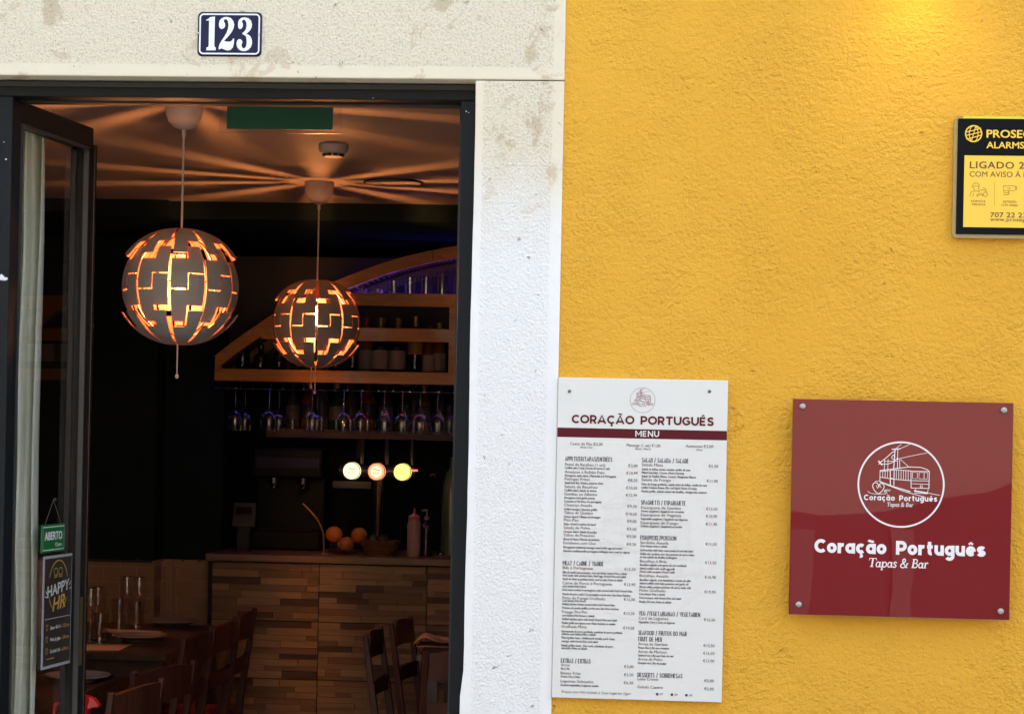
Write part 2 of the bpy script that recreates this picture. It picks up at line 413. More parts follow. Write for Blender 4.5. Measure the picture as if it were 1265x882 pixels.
def geo_glyph(c, w):
    xh = .745; h, b = xh-w/2, w/2; r = (xh-w)/2; m = xh/2; H = 1-w/2
    A = lambda cx, cz, rx, rz, a0, a1, n=20: [(cx+rx*math.cos(R(a0+(a1-a0)*k/n)), cz+rz*math.sin(R(a0+(a1-a0)*k/n))) for k in range(n+1)]
    O = lambda cx, cz, rx, rz=None, n=30: ('O', circ(cx, cz, rx, n, rz or rx))
    til = lambda cx, z: smoothp([(cx-.20, z-.03), (cx-.12, z+.04), (cx, z), (cx+.12, z-.04), (cx+.20, z+.03)], 4)
    cir = lambda cx, z: [(cx-.15, z-.06), (cx, z+.06), (cx+.15, z-.06)]
    ced = lambda cx: smoothp([(cx, b*.6), (cx+.02, -.06), (cx+.09, -.12), (cx+.06, -.21), (cx-.08, -.22)], 4)
    rc = .5-w/2
    if c == ' ': return .34, []
    if c == 'o': return 2*r, [O(r, m, r)]
    if c in 'cç': return 1.80*r, [A(r, m, r, r, 46, 314)] + ([(ced(r), .6)] if c == 'ç' else [])
    if c in 'aã': return 2*r, [O(r, m, r), [(2*r, xh), (2*r, 0)]] + ([(til(r, xh+.17), .62)] if c == 'ã' else [])
    if c in 'eê': return 2*r, [[(.02, m-.02), (2*r, m-.02)], A(r, m, r, r, -5, 318)] + ([(cir(r, xh+.17), .62)] if c == 'ê' else [])
    if c == 'r': return .27, [[(0, 0), (0, xh)], A(.30, m+.02, .30, h-m-.02, 178, 82, 12)]
    if c == 't': return .31, [[(.13, .98), (.13, b+.12)]+A(.27, b+.13, .14, .13, 185, 285, 8), [(-.06, xh-w/2), (.38, xh-w/2)]]
    if c == 'u': return 1.9*r, [[(0, xh), (0, m)]+A(.95*r, b+.95*r, .95*r, .95*r, 180, 360, 16)+[(1.9*r, xh)], [(1.9*r, xh), (1.9*r, 0)]]
    if c == 'g': return 2*r, [O(r, m, r), [(2*r, xh), (2*r, -.03)]+A(r, -.03, r, .2, 0, -150, 14)]
    if c == 's': return .44, [smoothp([(.43, h-.06), (.34, h), (.22, h+.01), (.08, h-.03), (.03, h-.13), (.10, m+.03), (.24, m-.01), (.38, m-.07), (.44, b+.12), (.36, b+.02), (.22, b-.01), (.09, b+.02), (0, b+.08)], 4)]
    if c == 'P' or c == 'R':
        q = [[(0, 0), (0, 1)], [(0, H), (.30, H)]+A(.30, H-.25, .26, .25, 90, -90, 14)+[(0, H-.5)]]
        return (.56, q) if c == 'P' else (.55, q+[[(.30, H-.5), (.58, 0)]])
    if c in 'CÇ': return rc*1.72, [A(rc, .5, rc, rc, 45, 315, 30)] + ([(ced(rc), .7)] if c == 'Ç' else [])
    if c == 'O': return 2.1*rc, [O(1.05*rc, .5, 1.05*rc, rc, 40)]
    if c in 'AÃ': return .84, [[(0, 0), (.42, 1-w*.15), (.84, 0)], [(.17, .28), (.67, .28)]] + ([(til(.42, 1.17), .65)] if c == 'Ã' else [])
    if c == 'T': return .70, [[(0, H), (.76, H)], [(.38, H), (.38, 0)]]
    if c == 'U': return .68, [[(0, 1), (0, .40)]+A(.34, b+.34, .34, .34, 180, 360, 18)+[(.68, 1)]]
    if c == 'G': return rc*1.85, [A(rc, .5, rc, rc, 45, 325, 30)+[(rc*1.80, .46)], [(rc*1.05, .48), (rc*1.85, .48)]]
    if c in 'EÊ': return .54, [[(0, 0), (0, 1)], [(0, H), (.54, H)], [(0, .5), (.48, .5)], [(0, b), (.54, b)]] + ([(cir(.28, 1.18), .65)] if c == 'Ê' else [])
    if c == 'S': return .58, [smoothp([(.57, H-.10), (.46, H-.01), (.30, H+.005), (.12, H-.05), (.05, H-.20), (.13, .58), (.30, .51), (.48, .43), (.57, .27), (.50, b+.06), (.30, b-.005), (.13, b+.02), (0, b+.12)], 4)]
    if c == 'I': return .01, [[(0, 0), (0, 1)]]
    if c == 'L': return .48, [[(0, 0), (0, 1)], [(0, b), (.48, b)]]
    if c == 'F': return .50, [[(0, 0), (0, 1)], [(0, H), (.50, H)], [(0, .5), (.44, .5)]]
    if c == 'É': return .54, [[(0, 0), (0, 1)], [(0, H), (.54, H)], [(0, .5), (.48, .5)], [(0, b), (.54, b)], ([(.2, 1.1), (.36, 1.24)], .7)]
    if c == 'H': return .66, [[(0, 0), (0, 1)], [(.66, 0), (.66, 1)], [(0, .5), (.66, .5)]]
    if c == 'X': return .68, [[(0, 0), (.68, 1)], [(0, 1), (.68, 0)]]
    if c == 'V': return .78, [[(0, 1), (.39, .0), (.78, 1)]]
    if c == 'Z': return .60, [[(0, H), (.58, H), (.02, b), (.60, b)]]
    if c == '/': return .40, [[(0, -.08), (.40, 1.06)]]
    if c == 'D': return .66, [[(0, 0), (0, 1)], [(0, H), (.26, H)]+A(.26, .5, .40, H-.5, 90, -90, 16)+[(0, b)]]
    if c == 'B': return .58, [[(0, 0), (0, 1)], [(0, H), (.30, H)]+A(.30, H-.21, .22, .21, 90, -90, 10)+[(0, H-.42)], [(.30, H-.42)]+A(.32, (H-.42+b)/2, .26, (H-.42-b)/2, 90, -90, 10)+[(0, b)]]
    if c == 'M': return .92, [[(0, 0), (0, 1)], [(0, .96), (.46, .30), (.92, .96)], [(.92, 1), (.92, 0)]]
    if c == 'N': return .74, [[(0, 0), (0, 1)], [(0, .96), (.74, .04)], [(.74, 1), (.74, 0)]]
    return .4, []
def geo_text(mb, s, xl, xr, zb, cap, Y, w=.2, gap=None, mi=0):
    gap = w*1.75 if gap is None else gap
    adv = [geo_glyph(c, w) for c in s]; tot = sum(a for a, _ in adv)+gap*(len(s)-1)+w
    k = (xr-xl)/tot; x = w/2
    for a, st in adv:
        for q in st:
            ww, closed = w, False
            if isinstance(q, tuple):
                if q[0] == 'O': q, closed = q[1], True
                else: q, ww = q[0], w*q[1]
            stroke(mb, [(xl+(x+p[0])*k, zb+p[1]*cap) for p in q], ww*(k+cap)/2, Y, mi, closed=closed, caps=False)
        x += a+gap

# tram emblem: strokes in the drawing's own units (circle centre 285,287, radius 255)
EMB = [([(160, 212), (250, 200), (340, 204)], 5), ([(160, 206), (250, 193), (330, 181), (400, 182), (438, 194), (450, 206)], 6), ([(345, 205), (450, 206)], 5),
 ([(450, 206), (450, 308)], 6), ([(342, 204), (345, 306)], 6), ([(160, 208), (160, 270)], 5), ([(160, 245), (240, 256), (342, 262)], 5), ([(345, 262), (450, 262)], 5),
 ([(160, 272), (240, 300), (340, 328)], 8), ([(345, 280), (450, 282)], 4), ([(345, 306), (450, 306)], 5), ([(365, 322), (445, 334)], 10), ([(372, 312), (366, 334), (440, 338), (446, 314)], 5),
 ([(176, 210), (176, 246)], 4), ([(190, 209), (190, 248)], 4), ([(204, 208), (204, 250)], 4), ([(220, 205), (222, 290)], 7), ([(243, 203), (243, 294)], 6), ([(222, 250), (243, 252)], 4),
 ([(256, 204), (257, 256)], 4), ([(270, 204), (271, 257)], 4), ([(284, 204), (285, 258)], 4), ([(298, 204), (299, 259)], 4), ([(312, 204), (313, 260)], 4), ([(326, 204), (327, 261)], 4),
 ([(352, 212), (380, 212), (380, 250), (352, 250), (352, 212)], 4), ([(390, 212), (440, 212), (440, 250), (390, 250), (390, 212)], 4), ([(420, 212), (420, 250)], 4),
 (circ(405, 296, 7, 10)+[(412, 296)], 4), ([(274, 138), (276, 192)], 5), ([(280, 138), (330, 182)], 4), ([(258, 136), (340, 116), (434, 95)], 4),
 ([(246, 74), (240, 196)], 7), ([(262, 74), (262, 194)], 5), ([(228, 78), (276, 74)], 8), ([(186, 140), (184, 208)], 5), ([(206, 138), (205, 206)], 4), ([(184, 150), (262, 148)], 4),
 (smoothp([(155, 162), (196, 128), (226, 100), (250, 84)]), 6), (smoothp([(160, 166), (205, 166), (240, 150), (262, 128)]), 5), (smoothp([(236, 112), (246, 122), (240, 136), (228, 132), (230, 118), (246, 112)]), 5),
 ([(150, 150), (170, 172)], 10), ([(152, 168), (168, 150)], 7), ([(272, 74), (300, 62), (334, 46)], 4), ([(250, 76), (262, 62), (282, 48)], 4),
 (smoothp([(155, 304), (146, 282), (128, 280), (118, 296), (126, 320), (152, 344), (178, 322), (186, 298), (172, 282), (158, 288), (155, 304)]), 6),
 (smoothp([(140, 296), (148, 312), (158, 292), (168, 308)]), 4), (smoothp([(186, 332), (192, 320), (204, 326), (198, 336), (190, 330), (208, 318), (216, 328), (222, 318)]), 4),
 (smoothp([(90, 332), (112, 344), (160, 346), (206, 342)]), 4), ([(186, 284), (300, 326), (426, 358)], 5), (smoothp([(450, 334), (480, 340), (514, 345)]), 4), ([(132, 272), (158, 268), (186, 282)], 4)]
def emblem(mb, cx, cz, r, Y, wk=1., ring=12, mi=0, mir=None, txt=True, toff=.02):
    k = r/255
    f = lambda p: (cx+(p[0]-285)*k, cz-(p[1]-287)*k)
    stroke(mb, [f(p) for p in circ(285, 287, 252, 72)], ring*k, Y, mi if mir is None else mir, closed=True)
    for pts, w in EMB: stroke(mb, [f(p) for p in pts], w*k*wk, Y, mi)
    if txt:
        a, b = f((68, 384)), f((500, 384)); geo_text(mb, 'Coração Português', a[0], b[0], a[1], 33*k, Y, .21, mi=mi)
        a, b = f((203, 418)), f((358, 418)); serif_text(mb, 'Tapas & Bar', a[0], b[0], a[1], 24*k, Y, mi)

# ================================================================== SETTING
M_yel = plaster_mat()
XJ0, XJ1 = -.409, -.202          # stone jamb
ZL = 2.482                       # underside of lintel
M_jamb = stone_mat(XJ0, XJ1, None, ZL, 'painted_limestone_jamb')
M_lint = stone_mat(None, XJ1, ZL, None, 'weathered_limestone_lintel')
M_frame = mat('anthracite_frame_paint', (.006, .0085, .0095), .5, spec=.16, var=.12, vscale=9, bump=.0006, bscale=60)
M_leaf = mat('anthracite_door_leaf', (.012, .012, .0115), .45, spec=.25, var=.15, vscale=9)
M_black = mat('black_wall_paint', (.014, .024, .024), .9, spec=.0, var=.2, vscale=4)
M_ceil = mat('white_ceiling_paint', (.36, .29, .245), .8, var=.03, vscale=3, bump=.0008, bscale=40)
M_plank_floor = wood_mat('dark_floor_boards', (.05, .03, .018), (.09, .05, .03), .5, axis=(12, 1, 1))
M_glass = glass_mat('window_glass')

def cobble_mat():
    m, n, L, b = new_nodes('cobble_paving')
    tc = N(n, 'ShaderNodeTexCoord'); vo = N(n, 'ShaderNodeTexVoronoi'); vo.feature = 'DISTANCE_TO_EDGE'; vo.inputs['Scale'].default_value = 11
    L.new(tc.outputs['Object'], vo.inputs['Vector'])
    j = ramp(n, vo.outputs['Distance'], .02, .10)
    L.new(mixc(n, j, (.10, .09, .08), mixc(n, noise(n, tc.outputs['Object'], 9), (.34, .33, .31), (.48, .47, .44))), b.inputs['Base Color'])
    b.inputs['Roughness'].default_value = .6; L.new(bumpn(n, j, .01), b.inputs['Normal']); return m
M_cob = cobble_mat()
M_asph = mat('street_setts', (.09, .088, .085), .8, var=.3, vscale=14, bump=.01, bscale=12)
struct(MB().box(-150, 150, -150, 150, -.60, -.30), 'ground', mat('ground_earth', (.16, .15, .13), .9))
struct(MB().box(-60, 60, -6.4, -2.0, -.299, -.295), 'road', M_asph)
struct(MB().box(-60, 60, -2.0, .0, -.299, -.16), 'pavement', M_cob)
struct(MB().box(-60, 60, -7.6, -6.4, -.299, -.16), 'pavement', M_cob)

# restaurant front -------------------------------------------------
house = thing('town_house', 'yellow plastered house front with white stone doorway and dark metal door frame', 'building', (0, 0, 0))
T = .34
w = MB()
w.box(XJ1+.0, 6.0, .006, T, -.16, 6.4)                    # right of the doorway
w.box(-7.0, -2.42, .006, T, -.16, 6.4)                    # left of the doorway
w.box(-2.42, XJ1, .006, T, 2.86, 6.4)                     # above the lintel
w.build('wall', M_yel, house)
lb = MB().box(-2.42, XJ1, 0, .30, ZL, 2.86)
lb.build('lintel', M_lint, house, bevel=.003)
jb = MB()
# jamb with a slightly ragged painted inner edge
zs = [-.16+k*.06 for k in range(int((ZL+.16-.003)/.06)+1)]+[ZL-.0025]
prev = None; ring = []
for k, z in enumerate(zs):
    e = XJ0 + random.uniform(-.0006, .0006) - (.008 if z < 1.08 else 0) + (.0008*math.sin(z*9))
    ring.append([(e, 0, z), (XJ1, 0, z), (XJ1, .30, z), (e, .30, z)])
vs = [p for rg in ring for p in rg]; fs = [(0, 1, 2, 3)]
for i in range(len(ring)-1):
    for k in range(4): fs.append((i*4+k, i*4+(k+1) % 4, (i+1)*4+(k+1) % 4, (i+1)*4+k))
fs.append(tuple(len(vs)-4+k for k in range(4)))
jb.add(vs, fs); jb.build('jamb', M_jamb, house, bevel=.002)
MB().box(-2.42, -2.22, 0, .30, -.16, ZL-.0025).build('jamb', M_jamb, house, bevel=.003)
tb = MB().box(-2.22, XJ0-.014, .0, .5, -.16, -.004)
tb.build('threshold', mat('threshold_stone', (.4, .38, .35), .6, bump=.002), house, bevel=.004)

# metal frame: head, two posts and far-left post, with a stepped inner rebate
FY0, FY1 = .062, .13
XR = aY(567, 300, .07).x; XLp = aY(13.5, 300, .07).x
ZH = aY(300, 122.5, .07).z
fr = MB()
fr.box(-2.22, XJ0-.0015, FY0, FY1, ZH, ZL-.003)
fr.box(XR, XJ0-.0015, FY0, FY1, 0, ZH-.0)
fr.box(XLp-.055, XLp, FY0, FY1, 0, ZH)
fr.box(-2.22, -2.16, FY0, FY1, 0, ZH)
fr.box(-2.16, XLp-.055, FY0, FY1, 0, .10)
f_o = fr.build('door_frame', M_frame, house, bevel=.003)
rb = MB(); rb.box(XR-.010, XR+.02, FY1, FY1+.03, 0, ZH+.01); rb.box(XLp+.003, XR-.012, FY1, FY1+.03, ZH-.004, ZH+.02)
rb.box(-2.22, XJ0-.002, FY0-.007, FY0+.002, ZL-.016, ZL-.004)
rb.build('rebate', mat('rubber_seal', (.012, .013, .013), .6), f_o)
MB().box(-2.16, XLp-.055, .09, .098, .10, ZH).build('glass_pane', M_glass, f_o)
# dull paint chips and a smear left on the frame
def blot(mb, c, r, Y, seed):
    rr = random.Random(seed); pts = [(c.x+r*rr.uniform(.5, 1.1)*math.cos(a)*1.5, c.z+r*rr.uniform(.5, 1.1)*math.sin(a)) for a in [2*math.pi*k/14 for k in range(14)]]
    poly_fill(mb, pts, Y)
sm = MB()
blot(sm, aY(1, 343, FY0), .009, FY0-.0008, 3); blot(sm, aY(6, 345, FY0), .0055, FY0-.0009, 5); blot(sm, aY(-6, 341, FY0), .010, FY0-.0007, 9)
blot(sm, aY(7.5, 197, FY0), .0022, FY0-.0008, 4); blot(sm, aY(5, 176, FY0), .0012, FY0-.0008, 6); blot(sm, aY(576, 138, FY0), .0018, FY0-.0008, 8); blot(sm, aY(579, 139.5, FY0), .0012, FY0-.0008, 2); blot(sm, aY(461, 121.5, FY0), .0014, FY0-.0008, 12)
sm.build('paint_smear', mat('white_paint_smear', (.62, .63, .62), .7), f_o)

# the open leaf -----------------------------------------------------
HX, HY = -1.539, .10
LANG = math.atan2(.554-.10, -1.477+1.539)        # leaf direction
door = thing('glass_door', 'dark framed glass door leaf standing open inward at left of doorway', 'door', (HX, HY, 0), LANG)
# local frame: +x along the leaf, -y side faces the visitor
LL, LT = .470, .05
ZT = 2.444
LO = LT/2
lf = MB()
lf.box(0, LL, 0, LT, ZT-.055, ZT); lf.box(0, LL, 0, LT, .012, .16)
lf.box(0, .035, 0, LT, .16, ZT-.055); lf.box(LL-.034, LL, 0, LT, .16, ZT-.055)
df = lf.build('leaf_frame', M_leaf, door, bevel=.003, local=True)
bd = MB()
for a, b, c, d in ((.035, LL-.034, ZT-.063, ZT-.055), (.035, LL-.034, .16, .168), (.035, .041, .168, ZT-.063), (LL-.039, LL-.034, .168, ZT-.063)):
    bd.box(a, b, -.004, .010, c, d)
bd.build('glazing_bead', mat('satin_metal_bead', (.10, .095, .09), .4, .6), df, local=True)
MB().box(.036, LL-.035, LT/2-.004, LT/2+.004, .162, ZT-.056).build('glass_pane', M_glass, door, local=True)
MB().box(LL-.002, LL+.012, -.006, LT-.01, .012, ZT-.045).build('edge_strip', mat('dark_edge_strip', (.045, .030, .024), .25, .6), door, bevel=.002, local=True)
c0 = aY(62, 123, .30)
hg = MB()
for z in (.35, 1.2, 2.1): hg.tube([(-.012, LT+.01, z), (-.012, LT+.01, z+.09)], .008)
hg.build('hinge', M_leaf, door, smooth=True, local=True)
lk = MB().box(LL-.028, LL-.012, -.0025, .0, 1.02, 1.20)
lk.build('lock_plate', mat('brass_plate', (.35, .26, .12), .35, .8), door, local=True)
dc = MB().box(c0.x-.055, c0.x+.045, .26, .30, c0.z-.012, c0.z+.05)
cl = thing('door_closer', 'pale grey door closer arm fixed at the top left of doorway', 'door closer', (c0.x, .28, c0.z+.05))
dc.build('body', mat('grey_enamel', (.30, .32, .29), .45), cl, bevel=.004)
MB().obox((c0.x+.03, .28, c0.z-.006), (c0.x+.075, .262, c0.z+.006), .02, .006).build('arm', mat('grey_enamel', (.30, .32, .29), .45), cl)
MB().box(c0.x-.02, c0.x+.02, .24, .29, c0.z+.05, 2.61).build('bracket', M_leaf, cl)

# interior shell -----------------------------------------------------
ZC = 2.630
RX0, RX1, RYB = -4.7, 1.7, 6.0
SOF = 3.86
struct(MB().box(RX0, RX1, T, RYB, -.06, 0), 'floor', mat('pale_floor_tiles', (.15, .125, .10), .45, var=.08))
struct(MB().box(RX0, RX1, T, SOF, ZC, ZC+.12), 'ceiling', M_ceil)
sf = MB().box(-2.07, RX1, SOF, RYB, 2.555, ZC+.12)
sf.box(RX0, -2.07, SOF-.05, RYB, 2.555, ZC+.12)
struct(sf, 'ceiling', M_black)
struct(MB().box(RX0-.1, RX0, T, RYB, 0, ZC+.1), 'wall', M_black)
struct(MB().box(RX1, RX1+.1, T, RYB, 0, ZC+.1), 'wall', M_black)
struct(MB().box(RX0, RX1, RYB, RYB+.1, 0, ZC+.1), 'wall', M_black)
# black wall return behind the tables (two planes with a small step)
WY, WZ = 4.80, 1.005
XS = aY(190, 692, WY).x; XE = -2.052
bw = MB(); bw.box(RX0, XS, WY, WY+.3, WZ, 2.555); bw.box(XS, XE, WY+.16, WY+.46, WZ, 2.555)
struct(bw, 'wall', M_black)
# tiled wainscot under it
def tile_mat():
    m, n, L, b = new_nodes('brown_wall_tiles')
    tc = N(n, 'ShaderNodeTexCoord'); sp = N(n, 'ShaderNodeSeparateXYZ'); L.new(tc.outputs['Object'], sp.inputs[0])
    cm = N(n, 'ShaderNodeCombineXYZ'); L.new(sp.outputs[0], cm.inputs[0]); L.new(sp.outputs[2], cm.inputs[1])
    br = N(n, 'ShaderNodeTexBrick'); br.inputs['Scale'].default_value = 1; br.inputs['Brick Width'].default_value = .16; br.inputs['Row Height'].default_value = .075
    br.inputs['Mortar Size'].default_value = .0028; br.inputs['Mortar Smooth'].default_value = .3
    br.inputs['Color1'].default_value = (.40, .235, .14, 1); br.inputs['Color2'].default_value = (.48, .29, .18, 1); br.inputs['Mortar'].default_value = (.58, .39, .25, 1)
    L.new(cm.outputs[0], br.inputs['Vector'])
    nz = noise(n, tc.outputs['Object'], 9, 5)
    L.new(mixc(n, math_node(n, 'MULTIPLY', nz, .5), br.outputs[0], (.30, .175, .10)), b.inputs['Base Color'])
    b.inputs['Roughness'].default_value = .6
    L.new(bumpn(n, br.outputs['Fac'], -.002), b.inputs['Normal']); return m
M_tile = tile_mat()
wn = thing('wainscot', 'brown tiled wainscot with pale corner trim under the black wall, left of the bar', 'wainscot', (XS, WY, 0))
t_ = MB(); t_.box(RX0, XS, WY-.012, WY+.3, 0, WZ-.002); t_.box(XS, XE-.002, WY+.15, WY+.46, 0, WZ-.002)
t_.build('tiles', M_tile, wn)
t_ = MB(); t_.box(XS-.001, XS+.010, WY-.020, WY-.008, 0, WZ); t_.box(XS+.03, XS+.062, WY+.135, WY+.149, 0, WZ); t_.box(XE-.02, XE-.003, WY+.13, WY+.149, 0, WZ)
t_.build('corner_trim', mat('pale_wood_trim', (.42, .26, .16), .5), wn)
t_ = MB(); t_.box(RX0, XS, WY-.016, WY-.0125, WZ-.010, WZ+.002)
for x in (-2.42, -2.30, -2.2, -2.12): t_.box(x, x+.008, WY-.02, WY-.012, WZ+.002, WZ+.010)
t_.build('capping', mat('dark_capping', (.05, .035, .028), .5), wn)

# house opposite (seen in the reflections) ---------------------------
opp = thing('opposite_house', 'pale rendered house across the street with dark dado and dark doors', 'building', (0, -8.0, 0))
M_pale = mat('pale_render', (.34, .30, .25), .8, var=.08, vscale=2, bump=.004, bscale=40)
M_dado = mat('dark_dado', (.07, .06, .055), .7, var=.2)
MB().box(-30, 30, -8.6, -7.62, -.16, 5.2).build('wall', M_pale, opp)
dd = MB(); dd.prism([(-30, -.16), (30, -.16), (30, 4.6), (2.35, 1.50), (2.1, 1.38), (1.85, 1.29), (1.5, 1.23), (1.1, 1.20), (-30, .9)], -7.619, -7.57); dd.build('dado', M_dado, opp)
for x in (-5.2, -2.6, -.9, 3.6, 6.0):
    f_ = MB(); f_.box(x-.5, x+.5, -7.57, -7.54, -.16, 2.3); d_ = f_.build('door', mat('dark_door_paint', (.05, .035, .03), .5), opp)
    g_ = MB(); g_.box(x-.58, x-.5, -7.57, -7.52, -.16, 2.38); g_.box(x+.5, x+.58, -7.57, -7.52, -.16, 2.38); g_.box(x-.58, x+.58, -7.57, -7.515, 2.3, 2.38)
    g_.build('door_surround', mat('limestone_surround', (.5, .48, .44), .7), d_)
for x0, x1 in ((.90, 1.03), (1.50, 1.64), (2.28, 2.36)): MB().box(x0, x1, -7.571, -7.55, -.16, 1.12).build('pilaster', mat('grey_limestone', (.17, .16, .15), .7), opp)
for x in (-7.2, -4.0, -1.6, 1.1, 3.6, 6.6):
    f_ = MB().box(x-.45, x+.45, -7.62, -7.60, 3.0, 4.5).build('window', mat('dark_window_glass', (.03, .035, .04), .08), opp)
    g_ = MB(); g_.box(x-.52, x-.45, -7.62, -7.58, 2.93, 4.57); g_.box(x+.45, x+.52, -7.62, -7.58, 2.93, 4.57); g_.box(x-.45, x+.45, -7.62, -7.58, 4.5, 4.57); g_.box(x-.45, x+.45, -7.62, -7.58, 2.93, 3.0); g_.box(x-.02, x+.02, -7.61, -7.59, 3.0, 4.5)
    g_.build('frame', mat('white_window_paint', (.7, .7, .68), .5), f_)
MB().box(-30.2, 30.2, -8.8, -7.4, 5.2, 5.4).build('roof', mat('terracotta', (.32, .12, .07), .8), opp)

# ================================================================== SIGNS ON THE FRONT
M_screw = mat('steel_screw', (.45, .44, .42), .3, .9, var=.2)
# house number -------------------------------------------------------
pc = aY(284, 43, 0)
M_blue = mat('blue_enamel', (.005, .010, .042), .35, var=.25, vscale=20, spec=.2, coat=.04)
M_enw = mat('white_enamel', (.72, .73, .72), .25, coat=.3, var=.06)
num = thing('house_number', 'blue enamel plate with white 123 screwed to the stone lintel', 'house number', (pc.x, -.002, pc.z))
def zp(x, y, Y=0.0): return aY(200 + x/7.44, y/7.44, Y)           # coordinates measured on an enlargement
def rrect(cx, cz, w_, h_, r, n=8):
    out = []
    for sx, sz, a0 in ((1, 1, 0), (-1, 1, 90), (-1, -1, 180), (1, -1, 270)):
        for k in range(n+1):
            a = R(a0+90*k/n); out.append((cx+sx*(w_/2-r)+r*math.cos(a), cz+sz*(h_/2-r)+r*math.sin(a)))
    return out
pw, ph = 605/7.44*PXM, 415/7.44*PXM
# slightly domed plate
pl_ = MB(); n_ = 0
o1 = rrect(pc.x, pc.z, pw, ph, .012); o2 = rrect(pc.x, pc.z, pw-.006, ph-.006, .010)
vs = [(x, -.001, z) for x, z in o1]+[(x, -.0045, z) for x, z in o2]; q = len(o1)
pl_.add(vs, [(i, (i+1) % q, q+(i+1) % q, q+i) for i in range(q)]+[tuple(range(q, 2*q))[::-1], tuple(range(q))])
pl_.build('plate', M_blue, num)
bo = MB(); stroke(bo, rrect(pc.x, pc.z, pw-.0125, ph-.0125, .0085), .0036, -.0047, closed=True); bo.build('border', M_enw, num)
D1 = [(410, 191), (432, 180), (448, 165), (492, 160), (486, 420), (488, 438), (500, 443), (498, 470), (412, 470), (413, 445), (430, 438), (434, 420), (438, 202), (430, 196), (412, 197)]
D2 = [(528, 225), (533, 200), (548, 180), (572, 166), (602, 163), (635, 172), (660, 200), (669, 235), (662, 270), (645, 303), (620, 335), (595, 362), (575, 384), (600, 390), (632, 390), (650, 378), (656, 363), (668, 362), (665, 408), (655, 445), (636, 465), (610, 472), (585, 466), (565, 456), (548, 452), (538, 458), (526, 463), (526, 440), (536, 408), (556, 376), (580, 340), (600, 305), (612, 270), (616, 235), (611, 205), (601, 188), (588, 183), (576, 190), (573, 205), (583, 222), (586, 245), (576, 265), (556, 275), (538, 268), (529, 250)]
D3 = [(703, 235), (706, 205), (716, 186), (737, 171), (766, 167), (800, 175), (823, 198), (832, 232), (828, 262), (812, 290), (792, 310), (778, 319), (802, 328), (821, 347), (831, 376), (832, 408), (822, 440), (800, 465), (770, 477), (738, 476), (710, 462), (694, 437), (689, 406), (696, 380), (712, 366), (728, 368), (741, 382), (744, 398), (736, 414), (736, 432), (746, 448), (760, 452), (774, 440), (782, 410), (782, 375), (777, 345), (765, 331), (746, 324), (742, 312), (758, 300), (774, 280), (782, 247), (780, 215), (770, 195), (757, 188), (744, 194), (739, 208), (748, 225), (748, 250), (736, 270), (718, 276), (705, 262)]
for D in (D1, D2, D3):
    g = MB(); P = [zp(*p) for p in D]; poly_fill(g, [(p.x, p.z) for p in P], -.0048); g.build('numeral', M_enw, num)
for zx, zy in ((344, 312), (896, 322)):
    p = zp(zx, zy); s_ = MB().lathe([(.0, -.0068), (.0022, -.0062), (.0028, -.0046)], (p.x, 0, p.z), 12, axis='Y'); s_.build('screw', M_screw, num)

# menu board ---------------------------------------------------------
BY = -.008
tl, tr, br_, bl = aY(689, 466, BY), aY(899, 470, BY), aY(892, 868, BY), aY(682.5, 860.2, BY)
bx0, bx1, bz0, bz1 = (tl.x+bl.x)/2, (tr.x+br_.x)/2, (bl.z+br_.z)/2, (tl.z+tr.z)/2
M_board = mat('white_printed_panel', (.65, .645, .595), .42, var=.02, vscale=3)
M_mar = mat('maroon_print', (.09, .010, .015), .5, var=.05, spec=.12)
M_ink = mat('grey_brown_print', (.085, .055, .05), .5, var=.05)
M_ink2 = mat('dark_print', (.035, .035, .06), .5, var=.05)
M_wm = mat('pale_pink_print', (.68, .63, .60), .45, var=.02)
M_wm2 = mat('pale_grey_print', (.65, .635, .605), .45, var=.02)
menu = thing('menu_board', 'tall white printed menu board on the yellow wall beside the stone jamb', 'menu board', (bx0, 0, bz0))
MB().box(bx0, bx1, BY, .0058, bz0, bz1).build('panel', M_board, menu, bevel=.0008)
Y1, Y2, Y3 = BY-.0004, BY-.0008, BY-.0012
def mp(px, py): p = aY(px, py, BY); return p.x, p.z
zb0, zb1 = mp(689, 539.5)[1], mp(689, 528)[1]
MB().box(bx0+.0003, bx1-.0003, Y1, BY-.0001, zb0, zb1).build('heading_band', M_mar, menu)
wmk = MB(); x, z = mp(791, 672); emblem(wmk, x, z, 92*PXM, Y1, wk=.35, ring=9, mi=0, mir=1, txt=False)
a = mp(710, 706); b = mp(869, 706); geo_text(wmk, 'Coração Português', a[0], b[0], a[1]-.004, .020, Y1, .14, mi=1)
wmk.build('watermark', [M_wm2, M_wm], menu)
lg = MB(); x, z = mp(793.8, 494.4); emblem(lg, x, z, 15.5*PXM, Y1, wk=1.1, ring=7, mi=0, mir=1, toff=.015); lg.build('emblem', [mat('faded_maroon_print', (.25, .12, .12), .5), mat('grey_print', (.22, .21, .20), .5)], menu)
tt = MB(); a = mp(706.3, 522.8); b = mp(881.8, 522.8); geo_text(tt, 'CORAÇÃO PORTUGUÊS', a[0], b[0], mp(794, 524.3)[1], 10.4*PXM, Y2, .21, gap=.29); tt.build('title_lettering', M_mar, menu)
tt = MB(); a = mp(784.8, 539.8); b = mp(814.2, 539.8); geo_text(tt, 'MENU', a[0], b[0], a[1]+.0012, 7.3*PXM, Y2, .19, gap=.36); tt.build('band_lettering', M_board, menu)
LC, RC, LP, RP = 698.0, 793.0, 787.8, 887.3
def col(x0): return mp(x0, 570)[0]
items, subs = MB(), MB()
def hd(c, y, w_, s): x = col(c); hm = MB(); geo_text(hm, s, x, x+w_*PXM, mp(c, y)[1], 5.6*PXM, Y2, .165, gap=.33); hm.build('heading_lettering', M_ink2, menu)
